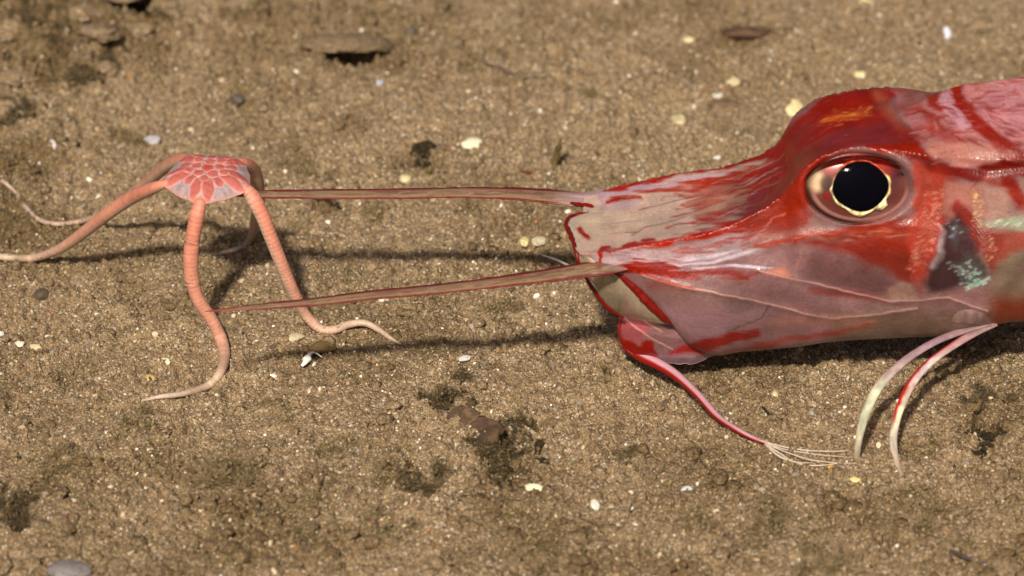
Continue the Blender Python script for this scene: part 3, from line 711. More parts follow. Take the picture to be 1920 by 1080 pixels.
rpx = np.concatenate([npx, fpx[:, ::-1][:, 1:-1]], 1); rrw = np.concatenate([nrow, frow[:, ::-1][:, 1:-1]], 1)
m = ring.shape[1]; nn = len(xs)
V = ring.reshape(-1, 3)
C, MET = p.sample(np.where(rpx > 2100, 2100, rpx).ravel(), np.clip(rrw, 112, 725).ravel())
KD = (.50 + .14 * sstep(.24, .40, tt))[None, :] * np.ones((nn, 1)); KD = np.concatenate([KD, KD[:, ::-1][:, 1:-1]], 1).ravel()    # back darkened, flanks paler: evens the sunlight through the colour
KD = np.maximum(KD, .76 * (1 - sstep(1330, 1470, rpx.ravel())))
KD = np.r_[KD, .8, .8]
FE = np.array([(300, 1098), (372, 1098), (386, 1108), (397, 1104), (403, 1086), (410, 1069), (424, 1064), (444, 1073), (466, 1079), (492, 1100), (520, 1110), (600, 1120)])
qx, qr = project(V)                                  # the front edge of the snout is notched beside each horn
V[:, 0] += (cr(FE[:, 0], FE[:, 1], qr) - 1072) * U * (1 - sstep(1072, 1150, qx))
capf = V[:m].mean(0); capb = V[-m:].mean(0)
F = [grid_faces(nn, m, True)]
V = np.vstack([V, capf - [3 * U, 0, 0], capb]); C = np.vstack([C, C[:m].mean(0), C[-m:].mean(0)]); MET = np.r_[MET, 0, 0]
j = np.arange(m)
F += [np.stack([np.full(m, nn * m), (j + 1) % m, j], -1), np.stack([np.full(m, nn * m + 1), (nn - 1) * m + j, (nn - 1) * m + (j + 1) % m], -1)]
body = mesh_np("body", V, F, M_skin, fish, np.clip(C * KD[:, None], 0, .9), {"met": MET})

# tail fin (outside the frame)
a = at(3480, 460, 0)
rows_t = []
for k, (dx, hz, th) in enumerate([(0, 22, 9), (90, 60, 5), (190, 110, 3), (280, 140, 1.5)]):
    c = a + np.array([dx * U, 0, 0]); th *= U; hz *= U
    rows_t.append([c + [0, -th, hz], c + [0, -th, 0], c + [0, -th, -hz * .8], c + [0, th, -hz * .8], c + [0, th, 0], c + [0, th, hz]])
V = np.array(rows_t).reshape(-1, 3)
mesh_np("tail_fin", V, [grid_faces(4, 6, True), np.array([[0, 1, 2, 3, 4, 5]]), np.array([[23, 22, 21, 20, 19, 18]])], M_skin, fish, np.tile(lin((190, 90, 76)), (24, 1)), {"met": np.zeros(24)})

# ---------------------------------------------------------------- fish : eyes
def eye(sgn):
    c = at(1612, 350, -137); c = c * np.array([1, -sgn, 1]) if sgn < 0 else c
    c = np.array([c[0], c[1], c[2]])
    d = np.array([0, -1.0 * sgn, .30]); d /= np.linalg.norm(d)          # where the eye looks: out and a little up
    rgt = np.array([1.0, 0, 0]); upv = np.cross(d, rgt) * sgn; upv /= np.linalg.norm(upv)
    if upv[2] < 0: upv = -upv
    def place(a, b, dep):                                # a,b across in px, dep outwards in px
        return c + (a[:, None] * rgt + b[:, None] * upv + dep[:, None] * d) * U
    th = np.linspace(0, 2 * np.pi, 96, endpoint=False)
    def dome(rad, ax, bx, h, base, name, mat, parent, colf=None, met=None):
        n = len(rad); RR, TH = np.meshgrid(rad, th, indexing='ij')
        A = RR * np.cos(TH) * ax; Bq = RR * np.sin(TH) * bx; Dq = base + h * np.sqrt(np.clip(1 - RR ** 2, 0, 1))
        V = place(A.ravel(), Bq.ravel(), Dq.ravel())
        cl = colf(RR, TH).reshape(-1, 3) if colf else None
        at_ = {"met": met(RR, TH).ravel()} if met else None
        f = grid_faces(n, 96, True)
        if sgn > 0: f = f[:, ::-1]
        return mesh_np(name, V, f, mat, parent, cl, at_)
    rad = np.r_[0.001, np.linspace(.05, 1, 40)]
    def ballc(RR, TH):
        x = RR * np.cos(TH); y = RR * np.sin(TH)
        cc = np.ones(RR.shape + (3,)) * lin((126, 70, 64))
        def mixc(mk, col): cc[:] = cc * (1 - mk[..., None]) + lin(col) * mk[..., None]
        n = fbm2(x * 5 + 3, y * 5, 3, 15)
        rd = np.hypot(x * 1.0, y * 1.0)
        mixc(sstep(.95, .62, rd) * .8, (96, 40, 32))
        mixc(sstep(.15, .7, y + .4 * n), (176, 40, 22))
        mixc(sstep(.35, .75, x) * sstep(.0, .4, y + .4 * n), (46, 14, 10))
        mixc(sstep(.62, .8, x) * sstep(.35, .6, y) , (190, 66, 50))
        mixc(sstep(.24, .10, np.hypot(x + .80, (y - .16) * .62)), (246, 214, 168))  # bright reflection at the left, painted into the eyeball colour
        mixc(sstep(.16, .06, np.hypot(x + .62, (y - .10) * .5)) * .9, (70, 34, 24))
        mixc(sstep(.10, .03, np.hypot(x + .60, (y + .22) * .5)), (134, 20, 10))
        mixc(sstep(.80, .97, RR) * .8 * sstep(.5, -.6, x + .3 * y), (40, 14, 10))
        mixc(sstep(.06, .02, np.abs(rd - .86)) * sstep(.2, -.4, y) * .7, (196, 146, 138))
        mixc(sstep(-.3, -.7, y) * sstep(.1, .6, x + .4) * .35, (176, 124, 116))
        return cc * .66
    eb = dome(rad, 101, 69, 18, 0, "eye", M_eyeball, fish, ballc)
    # iris: uneven shining ring
    rr = np.linspace(0, 1, 9)
    RR, TH = np.meshgrid(rr, th, indexing='ij')
    inner = 1.0 + .018 * np.sin(4 * TH + 1) + .012 * np.sin(5 * TH + 2)
    WD = np.array([(0, .05), (22, .09), (30, .04), (60, .05), (80, .09), (100, .10), (125, .06), (150, .03), (178, .03), (186, .07), (200, .05), (222, .075), (240, .06), (258, .11), (272, .14), (284, .085), (300, .06), (306, .15), (322, .17), (330, .07), (345, .085), (360, .05)])
    wid = np.interp(np.degrees(TH), WD[:, 0], WD[:, 1] * 1.08)
    q = inner * .97 + wid * RR * 1.6
    V = place((q * 51.5 * np.cos(TH)).ravel() + 0, (q * 46 * np.sin(TH)).ravel() + 3, (19 + 4 * np.sin(RR * np.pi)).ravel())
    top = sstep(.1, .8, np.sin(TH))
    cc = lin((246, 222, 160)) * 1.25 * (1 - top[..., None]) + lin((206, 84, 48)) * top[..., None]
    cc = cc * (.6 + 1.0 * (1.6 * noise2(np.cos(TH) * 7, np.sin(TH) * 7 + RR * 2, 14)[..., None] + .3))
    f = grid_faces(9, 96, True)
    mesh_np("iris", V, f[:, ::-1] if sgn > 0 else f, M_iris, eb, np.clip(cc, .02, .95).reshape(-1, 3), {"met": np.full(RR.size, .1)})
    # pupil: bulging black lens, slightly squared
    rad2 = np.r_[0.001, np.linspace(.06, 1, 20)]
    RR, TH = np.meshgrid(rad2, th, indexing='ij')
    inner = 1.0 + .018 * np.sin(4 * TH + 1) + .012 * np.sin(5 * TH + 2)
    V = place((RR * inner * 51.5 * np.cos(TH)).ravel(), (RR * inner * 46 * np.sin(TH)).ravel() + 3, (20 + 9 * np.sqrt(np.clip(1 - RR ** 2, 0, 1))).ravel())
    f = grid_faces(len(rad2), 96, True)
    mesh_np("pupil", V, f[:, ::-1] if sgn > 0 else f, M_pupil, eb)
    dome(rad, 105, 71, 33, 0, "cornea", M_cornea, eb)
eye(1); eye(-1)

# ---------------------------------------------------------------- fish : snout horns
def horn(path, hh, label):
    pts = np.array([at(a, b, c) for a, b, c in path])
    hh = np.array(hh, float) * U
    V, F, s, ang, ctr = sweep(pts, hh * 2.15, hh * .42, 48, 220)
    V = ctr + (V - ctr) * (1 + .10 * noise2(s * 170, 0 * s, 151) + .12 * noise2(s * 40, 0 * s, 152))[:, None]
    h = np.interp(s, np.linspace(0, 1, len(hh)), hh)
    _, y1 = project(V); _, y0 = project(ctr)
    v = (y1 - y0) * U / h
    x1 = project(V)[0]
    n = fbm2(x1 / 60, v * 4, 3, 77); n2 = fbm2(x1 / 90 + 7, v * 7, 2, 78)
    c = np.ones((len(V), 3)) * lin((140, 114, 84)); 
    def mx(mk, col): c[:] = c * (1 - mk[:, None]) + lin(col) * mk[:, None]
    mx(np.clip(.8 * sstep(.0, .25, n2), 0, 1), (158, 128, 120))
    mx(.95 * sstep(.04, .16, np.abs(n) * (np.abs(v) < .75)) * sstep(-.1, .2, n2 + .05), (112, 78, 62))
    mx(sstep(.30, .02, np.abs(v + .55 + .1 * n)) * .55 * sstep(.0, .2, n + .12), (134, 40, 32))
    root = sstep(.11, .24, s); mx(1 - root, (166, 130, 130)); mx((1 - root) * sstep(.0, .2, n2) * .7, (196, 170, 180)); mx(sstep(.62, .76, -v + .10 * n) * root, (96, 14, 10)); mx(sstep(.56, .70, v + .10 * n) * root, (98, 9, 6))
    mx(sstep(.90, 1, s) * .8, (146, 50, 44))
    c *= (1 + .15 * noise2(x1 / 4, v * 3, 79))[:, None]
    o = mesh_np("snout_horn", V, F, M_horn, fish, c * .98)
    if label: o["label"] = label
horn([(1290, 470, -10), (1220, 483, -66), (1165, 494, -120), (1132, 501, -148), (1100, 506, -155), (1000, 520, -163), (900, 533, -172), (800, 544, -180), (700, 553, -190), (600, 565, -198), (500, 574, -207), (430, 580, -212), (384, 584, -216)],
     [6, 10, 13, 15, 14, 12, 10.5, 10, 9.5, 8.8, 8, 7, 5, .8], None)
horn([(1200, 358, 135), (1140, 366, 140), (1095, 374, 145), (1030, 368, 152), (960, 363, 162), (860, 361, 174), (760, 363, 186), (660, 364, 197), (560, 364, 208), (480, 364, 219), (420, 362, 228)],
     [6, 14, 15, 13, 12, 11, 11, 10.5, 10, 9.5, 8, 5], None)

# ---------------------------------------------------------------- fish : lips, jaw, barbel
def tube_part(name, path, rad, col, parent=fish, mat=None, nseg=14, n=None, ground=False, colf=None, flat=1.0, noise=0.0):
    pts = np.array([at(a, b, c) for a, b, c in path])
    r = np.array(rad, float) * U
    V, F, s, ang, ctr = sweep(pts, r, r * flat, nseg, n)
    if noise: V = ctr + (V - ctr) * (1 + noise * noise3(V, 900, 6))[:, None]
    C = colf(V, s, ang, ctr) if colf else np.tile(lin(col), (len(V), 1)) * (1 + .25 * noise3(V, 800, 3))[:, None]
    return mesh_np(name, V, F, mat or M_horn, parent, C)
EDGE = [(1070, 380, 118), (1106, 388, 88), (1109, 395, 76), (1101, 402, 60), (1078, 404, 52), (1066, 412, 34), (1063, 424, 4), (1072, 444, -46), (1079, 467, -98), (1086, 492, -112), (1098, 520, -106), (1122, 556, -92), (1145, 580, -84), (1168, 596, -74)]
tube_part("upper_lip", EDGE, [2, 5, 5, 5, 5, 5, 4.8, 4.6, 4.4, 4.2, 4, 5, 5, 2], (106, 12, 4), noise=.5, n=150)
ROD = [(1140, 503, -138), (1165, 516, -136), (1195, 545, -132), (1225, 575, -126), (1252, 598, -118), (1275, 612, -108)]
tube_part("jaw_bone", ROD, [3, 7, 8.5, 9.5, 9, 2], (112, 14, 6), noise=.3, n=90)
# front curtain of skin below the snout, see-through
ea, _ = smooth_path(np.array(EDGE[8:]), 60); rb_, _ = smooth_path(np.array([(1112, 488, -134)] + ROD), 60)
w = np.linspace(0, 1, 34)[None, :, None]
G = ea[:, None, :] * (1 - w) + rb_[:, None, :] * w
bul = np.sin(w[..., 0] * np.pi) * 14
P3 = at(G[..., 0], G[..., 1], G[..., 2] - bul)
nx, ny = P3.shape[:2]
back = P3 + np.array([1.5 * U, 2.0 * U, 0])
cl = np.ones((nx, ny, 3)) * lin((176, 156, 130))
fl = fbm2(G[..., 0] / 16, G[..., 1] / 16, 3, 55)
cl = cl * (1 + .25 * fl[..., None])
alp = .42 + .25 * fl + .25 * np.linspace(1, 0, nx)[:, None] ** 2
C = np.vstack([cl.reshape(-1, 3)] * 2); A = np.clip(np.r_[alp.ravel(), alp.ravel()], .2, .95)
F = np.vstack([grid_faces(nx, ny), grid_faces(nx, ny, off=nx * ny)[:, ::-1]])
mesh_np("mouth_membrane", np.vstack([P3.reshape(-1, 3), back.reshape(-1, 3)]), F, M_membrane, fish, C, {"alpha": A})

# lower jaw
jx = [1158, 1166, 1180, 1200, 1240, 1290, 1340, 1400, 1460]
jT = [606, 566, 540, 545, 556, 566, 575, 590, 606]; jB = [634, 650, 660, 671, 680, 683, 668, 659, 654]
xj = np.linspace(1158, 1460, 130); tj = np.linspace(0, 1, 70)
JT = cr(jx, jT, xj); JB = cr(jx, jB, xj)
rowj = JT[:, None] + (JB - JT)[:, None] * tj[None]
rowj = rowj + 2.0 * fbm2(xj[:, None] / 12, tj[None] * 4, 2, 66) * (tj[None] > .8)
fw = np.clip((xj - 1158) / 110, 0, 1)[:, None] ** .55
Yj = (18 + 78 * fw) * np.interp(tj, [0, .2, .6, .9, 1], [.80, .95, 1, .72, .55])[None] 
Yj = Yj + 3 * fbm2(xj[:, None] / 30, tj[None] * 5, 3, 67)
pxj = np.repeat(xj[:, None], len(tj), 1)
Pn = at(pxj, rowj, -Yj); Pf = Pn * np.array([1, -1, 1])
jp = Paint((146, 104, 104))
jp.poly([(1150, 520), (1240, 545), (1230, 590), (1200, 650), (1150, 640)], (176, 84, 92), 10, .9)
jp.poly([(1200, 545), (1300, 560), (1320, 610), (1240, 620), (1205, 590)], (112, 80, 82), 14, .8)
jp.stroke([(1172, 535), (1168, 565), (1162, 600), (1158, 630)], [4, 5, 3, 4], (168, 26, 26), 3)
jp.poly([(1140, 606), (1160, 612), (1172, 634), (1186, 640), (1198, 652), (1210, 640), (1222, 642), (1228, 662), (1240, 680), (1250, 700), (1140, 700)], (150, 18, 8), 3)
jp.stroke([(1258, 666), (1310, 650), (1370, 634), (1424, 624)], [7, 11, 12, 6], (166, 32, 26), 4, .95)
jp.stroke([(1235, 676), (1280, 674), (1330, 666)], [6, 9, 4], (172, 136, 146), 6, .9)
jp.stroke([(1170, 596), (1220, 634), (1260, 655)], [1.3], (226, 170, 160), 1.3, .8, .3)
jp.stroke([(1205, 600), (1240, 622)], [1.5], (206, 158, 120), 1.3, .8, .3)
jp.c *= (1 + .2 * BLOT + .1 * FINE)[..., None]
Cn, _ = jp.sample(pxj.ravel(), rowj.ravel())
V = np.vstack([Pn.reshape(-1, 3), Pf.reshape(-1, 3)]); nq = len(xj) * len(tj)
i = np.arange(len(xj) - 1)
def seam(k, flip):
    a = i * len(tj) + k; b = (i + 1) * len(tj) + k
    f = np.stack([a, b, b + nq, a + nq], -1); return f[:, ::-1] if flip else f
j = np.arange(len(tj) - 1)
F = [grid_faces(len(xj), len(tj)), grid_faces(len(xj), len(tj), off=nq)[:, ::-1], seam(len(tj) - 1, False), np.stack([j, j + 1, j + 1 + nq, j + nq], -1)]
mesh_np("lower_jaw", V, F, M_skin, fish, np.clip(np.vstack([Cn, Cn]) * .78, 0, .9), {"met": np.zeros(2 * nq)})

def lying(path_px, lift):
    out = []
    for (a, b), l in zip(path_px, lift):
        q = on_ground(a, b); z = ground_h(q[0:1], q[1:2])[0] + l * U
        out.append(on_ground(a, b, z))
    return np.array(out)
def barbel_col(V, s, ang, ctr):
    _, y1 = project(V); _, y0 = project(ctr); x0 = project(ctr)[0]
    dn = (y1 - y0) - (project(V)[0] - x0) * .7
    k = sstep(-1.5, 2.5, dn)[:, None]
    c = lin((180, 136, 146)) * (1 - k) + lin((138, 16, 10)) * k
    q = sstep(.0, .15, .15 - s)[:, None]
    return c * (1 - q) + lin((140, 16, 8)) * q
bp0 = at(np.array([1170., 1202, 1234, 1268, 1308, 1344]), np.array([648., 667, 683, 704, 740, 780]), np.array([-2., -32, -58, -92, -150, -215]))
bp1 = lying([(1380, 805), (1415, 823), (1440, 832)], [16, 7, 4])
V, F, s, ang, ctr = sweep(np.vstack([bp0, bp1]), np.array([8, 11, 10.5, 9, 7.5, 7, 6.5, 5.5, 4.5, 3]) * U, np.array([8, 11, 10.5, 9, 7.5, 7, 6.5, 5.5, 4.5, 3]) * U, 16, 130)
barbel = mesh_np("barbel", V, F, M_horn, fish, barbel_col(V, s, ang, ctr))
FIL = [([(1425, 826), (1470, 838), (1520, 845), (1575, 846), (1606, 840)], 1.4), ([(1425, 827), (1470, 842), (1530, 852), (1602, 858)], 1.2), ([(1430, 830), (1475, 848), (1520, 862), (1570, 868), (1606, 869)], 1.5),
       ([(1432, 831), (1462, 856), (1500, 870), (1535, 873), (1570, 869)], 2.3), ([(1428, 828), (1462, 850), (1490, 866), (1530, 868)], 2.0)]
for pth, r in FIL:
    q = lying(pth, np.interp(np.linspace(0, 1, len(pth)), [0, .3, 1], [5, 8, 5]))
    V, F, s, ang, ctr = sweep(q, np.array([r, r, r * .7, r * .4]) * U * .85, np.array([r, r, r * .7, r * .4]) * U * .85, 8, 50)
    mesh_np("filament", V, F, M_horn, barbel, np.tile(lin((210, 190, 172)), (len(V), 1)))

# pelvic walking rays
def fin_ray(path, rad, stops):
    g = path[-1]; q = on_ground(g[0], g[1]); z = ground_h(q[0:1], q[1:2])[0]
    pts = np.array([at(*k) for k in path[:-1]] + [list(on_ground(g[0], g[1], z - 3 * U))])
    r = np.array(rad) * U
    V, F, s, ang, ctr = sweep(pts, r * .85, r * .4, 20, 160)
    x1, y1 = project(V); x0, y0 = project(ctr)
    v = (x1 - x0) / (np.interp(s, np.linspace(0, 1, len(r)), r) / U)
    base = np.stack([np.interp(s, [a for a, _ in stops], lin(np.array([c for _, c in stops]))[:, k]) for k in range(3)], -1)
    n = noise2(s * 34, v * 1.5, 88)
    k = (sstep(.05, -.35, v + .25 * n) * sstep(.12, .22, s) * sstep(.80, .70, s) * RK)[:, None]
    c = base * (1 - k) + lin((190, 30, 26)) * k
    c *= (1 + .5 * n)[:, None]
    mesh_np("fin_ray", V, F, M_horn, fish, np.clip(c * .78, 0, .9))
RK = .12
fin_ray([(1862, 604, -84), (1800, 622, -100), (1745, 645, -150), (1692, 680, -205), (1650, 722, -262), (1625, 770, -318), (1611, 820, -368), (1606, 866)], [13, 12, 11, 11, 12, 11, 9, 6],
        [(0, (150, 120, 116)), (.35, (170, 140, 150)), (.55, (190, 168, 160)), (.68, (214, 218, 186)), (.84, (186, 184, 158)), (1, (160, 136, 112))])
RK = 1.0
fin_ray([(1866, 606, -84), (1810, 634, -110), (1748, 676, -170), (1710, 718, -232), (1686, 770, -300), (1675, 822, -352), (1681, 862, -390), (1692, 892)], [12, 12, 11, 11, 11, 9, 8, 5],
        [(0, (150, 118, 112)), (.25, (190, 150, 150)), (.4, (230, 216, 214)), (.55, (214, 176, 168)), (.7, (226, 222, 190)), (.85, (190, 172, 160)), (1, (160, 136, 112))])
# throat fold where the rays leave the body, see-through
pf = [[(1700, 582, -96), (1760, 568, -112), (1810, 572, -118), (1846, 586, -116), (1858, 602, -104)], [(1700, 606, -98), (1760, 604, -112), (1810, 606, -116), (1846, 610, -112), (1862, 614, -100)]]
A0, _ = smooth_path(np.array(pf[0], float), 60); A1, _ = smooth_path(np.array(pf[1], float), 60)
w = np.linspace(0, 1, 16)[None, :, None]; G = A0[:, None] * (1 - w) + A1[:, None] * w
P3 = at(G[..., 0], G[..., 1], G[..., 2] - 6 * np.sin(w[..., 0] * np.pi)); nx, ny = P3.shape[:2]
fl = fbm2(G[..., 0] / 14, G[..., 1] / 30, 3, 57)
cl = lin((150, 118, 114)) * (1 + .3 * fl[..., None])
al = np.clip(.38 + .5 * fl - .3 * w[..., 0] * np.ones_like(fl), .1, .9)
mesh_np("throat_fold", np.vstack([P3.reshape(-1, 3), P3.reshape(-1, 3) + [0, 2 * U, 0]]), np.vstack([grid_faces(nx, ny), grid_faces(nx, ny, off=nx * ny)[:, ::-1]]), M_membrane, fish,
        np.vstack([cl.reshape(-1, 3)] * 2), {"alpha": np.r_[al.ravel(), al.ravel()]})

# ---------------------------------------------------------------- brittle star
YST = 190.0
sc_ = at(390, 336, YST)
star = empty("brittle_star", (sc_[0], sc_[1], 0), "coral pink brittle star standing on five banded arms", "brittle star")
ARMA = np.radians([-98, -26, 44, 122, 190])
tilt = math.radians(9)
DX, DY, DN = np.array([1.0, 0, 0]), np.array([0, math.cos(tilt), math.sin(tilt)]), np.array([0, -math.sin(tilt), math.cos(tilt)])
nr, nth = 90, 260
rad = np.linspace(0, 1, nr); th = np.linspace(0, 2 * np.pi, nth, endpoint=False)
RR, TH = np.meshgrid(rad, th, indexing='ij')
dang = np.min(np.abs((TH[..., None] - ARMA + np.pi) % (2 * np.pi) - np.pi), -1)
RO = 80 * (1 + .13 * np.exp(-(dang / .22) ** 2))
x = RR * RO * np.cos(TH); y = RR * RO * np.sin(TH)
ND0 = noise2(x / 8, y / 8, 29)
cc = np.ones(RR.shape + (3,)) * lin((206, 150, 142)); hgt = 25 * (1 - RR ** 3.2) + 2.2 * ND0 + 2.0 * np.exp(-(dang / .3) ** 2) * RR
def mixd(mk, col): cc[:] = cc * (1 - mk[..., None]) + lin(col) * mk[..., None]
ND = fbm2(x / 9, y / 9, 3, 23)
mixd(sstep(.45, .75, RR) * .9, (180, 160, 162)); mixd(np.clip(sstep(.0, .35, ND) * .6, 0, 1), (158, 140, 140)); mixd(sstep(.9, 1, RR) * .6, (214, 150, 122))
def plate(cx, cy, a, b, rot, col, soft=.22):
    u_ = (x - cx) * math.cos(rot) + (y - cy) * math.sin(rot); v_ = -(x - cx) * math.sin(rot) + (y - cy) * math.cos(rot)
    e = np.sqrt((u_ / a) ** 2 + (v_ / b) ** 2) * 1.06 + .08 * ND
    mk = sstep(1.0 + soft, 1.0 - soft, e)
    mixd(sstep(1.34, 1.12, e) * .85, (226, 176, 172)); mixd(mk, col); mixd(mk * sstep(.35, .95, e) * .5, (214, 112, 96))
    global hgt
    hgt = hgt + 1.7 * mk * (1 - .5 * np.clip(e, 0, 1) ** 2)
RP = (198, 104, 92)
for k in range(5):
    a = ARMA[k] + math.radians(36)
    plate(44 * math.cos(a), 44 * math.sin(a), 14, 10, a, (190, 100, 92))
for a in ARMA:
    for sg in (-1, 1):
        b = a + sg * .19
        plate(58 * math.cos(b), 58 * math.sin(b), 25, 11.5, a + sg * .10, RP)
    plate(35 * math.cos(a), 35 * math.sin(a), 9, 8.5, a, RP)
for k in range(5):
    a = ARMA[k] + math.radians(36)
    plate(23 * math.cos(a), 23 * math.sin(a), 10.5, 10.5, a, RP)
plate(0, 0, 12, 12, 0, (198, 78, 68))
armz = np.exp(-(dang / .17) ** 2) * sstep(.84, .96, RR); mixd(np.clip(armz, 0, 1), (228, 120, 92))
top = sc_ + (x[..., None] * DX + y[..., None] * DY + hgt[..., None] * DN) * U
bot = sc_ + (x[..., None] * DX + y[..., None] * DY - (16 * (1 - RR ** 3))[..., None] * DN) * U
V = np.vstack([top.reshape(-1, 3), bot.reshape(-1, 3)]); nq = nr * nth
Fs = [grid_faces(nr, nth, True), grid_faces(nr, nth, True, off=nq)[:, ::-1]]
jj = np.arange(nth); a_ = (nr - 1) * nth
Fs.append(np.stack([a_ + jj, a_ + jj + nq, a_ + (jj + 1) % nth + nq, a_ + (jj + 1) % nth], -1)[:, ::-1])
mesh_np("disc", V, Fs, M_star, star, np.vstack([cc.reshape(-1, 3), np.tile(lin((190, 150, 130)), (nq, 1))]) * .72)
def disc_pt(k, r, dn=0):
    return sc_ + (r * math.cos(ARMA[k]) * DX + r * math.sin(ARMA[k]) * DY + dn * DN) * U
def gp(a, b, l):
    return lying([(a, b)], [l])[0]
ARMS = [
    [disc_pt(0, 58, -4), disc_pt(0, 86, -2), at(367, 415, 102), at(359, 465, 100), at(359, 515, 102), at(371, 560, 104), at(396, 598, 106), at(414, 635, 100), gp(421, 668, 9), gp(412, 700, 9), gp(388, 724, 9), gp(345, 738, 7), gp(300, 744, 7), gp(262, 752, 1)],
    [disc_pt(1, 62, -2), disc_pt(1, 86, -2), at(489, 398, 140), at(508, 445, 138), at(528, 495, 140), at(549, 545, 148), at(572, 588, 165), gp(600, 616, 12), gp(628, 618, 12), gp(655, 608, 17), gp(685, 606, 18), gp(712, 620, 12), gp(735, 636, 6), gp(752, 645, 1)],
    [disc_pt(2, 62, -2), disc_pt(2, 88, -4), at(474, 318, 300), at(482, 345, 350), at(484, 380, 410), at(480, 410, 470), at(474, 436, 520), gp(462, 458, 8), gp(440, 468, 6), gp(415, 474, 4)],
    [disc_pt(3, 62, -2), disc_pt(3, 88, -4), at(318, 308, 330), at(282, 336, 420), at(240, 368, 510), at(200, 398, 600), gp(150, 415, 15), gp(105, 420, 16), gp(74, 412, 14), gp(50, 390, 6), gp(30, 362, 6), gp(5, 340, 5), gp(-25, 325, 4), gp(-60, 318, 1)],
    [disc_pt(4, 62, -2), disc_pt(4, 88, -3), at(248, 370, 260), at(195, 406, 330), at(145, 445, 410), at(105, 470, 465), gp(60, 484, 9), gp(15, 483, 9), gp(-30, 478, 7), gp(-90, 480, 5), gp(-140, 488, 2)]]
for k, pts in enumerate(ARMS):
    pts = np.array(pts)
    r0 = [9, 19, 17.5, 17, 16.5, 16, 15, 13.5, 12, 10.5, 9, 7.5, 6, 2.5] if k < 2 else ([15, 17, 17, 16, 15, 13, 10, 8, 5] if k == 2 else ([15, 16, 16, 15, 13, 10, 8, 7, 6.5, 6, 5.5, 5, 4, 2] if k == 3 else [9, 17, 17.5, 17, 16, 14.5, 12, 10, 9, 7, 4]))
    r = np.array(r0) * U * (.84 if k < 2 else .82)
    nn_ = 420
    V, F, s, ang, ctr = sweep(pts, r, r * .92, 20, nn_)
    L = np.sum(np.linalg.norm(np.diff(smooth_path(pts, nn_)[0], axis=0), axis=1)) / U
    seg = s * L / np.interp(s, [0, 1], [10.5, 7])
    ph = seg % 1
    V = ctr + (V - ctr) * (1 + .03 * np.sin(np.pi * ph) ** .7 - .02)[:, None]
    # outer (dorsal) face of the arm: up and away from the star's middle
    nrm = V - ctr; nrm /= np.linalg.norm(nrm, axis=1)[:, None] + 1e-12
    out = np.array([math.cos(ARMA[k]), math.sin(ARMA[k]), 0])
    T_ = np.gradient(ctr.reshape(nn_, 20, 3)[:, 0], axis=0); T_ /= np.linalg.norm(T_, axis=1)[:, None] + 1e-12
    dz = np.array([0, 0, 1.0]) * .7 + out * .9
    dd = dz[None] - (T_ @ dz)[:, None] * T_; dd /= np.linalg.norm(dd, axis=1)[:, None] + 1e-9
    dors = np.sum(nrm * np.repeat(dd, 20, 0), 1)
    c1 = np.stack([np.interp(s, [0, .12, .5, .72, 1], lin(np.array([(226, 150, 126), (224, 142, 116), (218, 160, 134), (212, 182, 156), (212, 194, 172)]))[:, q]) for q in range(3)], -1)
    if k in (2, 3): c1 = np.stack([np.interp(s, [0, .3, .6, 1], lin(np.array([(212, 132, 106), (200, 146, 122), (198, 170, 154), (198, 178, 164)]))[:, q]) for q in range(3)], -1)
    c2 = lin((206, 176, 150))
    m_ = sstep(-.45, .55, dors)[:, None]
    c = c1 * m_ + c2 * (1 - m_)
    line = sstep(.20, .04, np.minimum(ph, 1 - ph)) * .5 * (.5 + .5 * sstep(-.6, .2, -dors))
    c = c * (1 - line[:, None]) + lin((166, 84, 66)) * line[:, None]
    c = c * (1 + .16 * noise2(np.floor(seg) * 7.3, 0 * ang, 191 + k) + .2 * noise2(seg * 1.0, ang * 2, 91 + k))[:, None]
    spot = (noise2(seg * .7 + 3, ang * 1.1, 95 + k) > .44) & (s > .55)
    c[spot] *= .35
    mesh_np("arm", V, F, M_star, star, np.clip(c * .78, 0, .9))

# ---------------------------------------------------------------- shells, stones, bits on the sand
def ground_pt(px, py):
    q = on_ground(px, py)
    for _ in range(4):
        z = ground_h(q[0:1], q[1:2], False)[0]; q = on_ground(px, py, z)
    return q
def rotz(a): return np.array([[math.cos(a), -math.sin(a), 0], [math.sin(a), math.cos(a), 0], [0, 0, 1]])
def rotx(a): return np.array([[1, 0, 0], [0, math.cos(a), -math.sin(a)], [0, math.sin(a), math.cos(a)]])
def roty(a): return np.array([[math.cos(a), 0, math.sin(a)], [0, 1, 0], [-math.sin(a), 0, math.cos(a)]])
def stone(name, px, py, w, d, h, col, label, cat, seed, rough=.25, rz=0, tilt=0, mat=None, sink=.35, group=None, c2=None):
    V, F = ICO[3]
    n = noise3(V + seed * 3.7, 1.3, seed) * rough * 1.6 + noise3(V + seed, 4.2, seed + 1) * rough * .6
    P = V * (1 + n)[:, None] * np.array([w, d, h]) * U
    P = P @ (rotz(rz) @ rotx(tilt)).T
    g = ground_pt(px, py)
    zmin = P[:, 2].min(); zmax = P[:, 2].max()
    P = P + g + np.array([0, 0, -zmin - sink * (zmax - zmin)])
    k = sstep(-.3, .3, noise3(V * 2 + seed, 1.5, seed + 8))[:, None]
    c = lin(col) * (1 - k) + (lin(c2) if c2 is not None else lin(col) * .72) * k
    o = mesh_np(name, P, F, mat or M_debris, col=c * (.72 if mat else 1))
    return tag(recenter(o), label, cat, group)
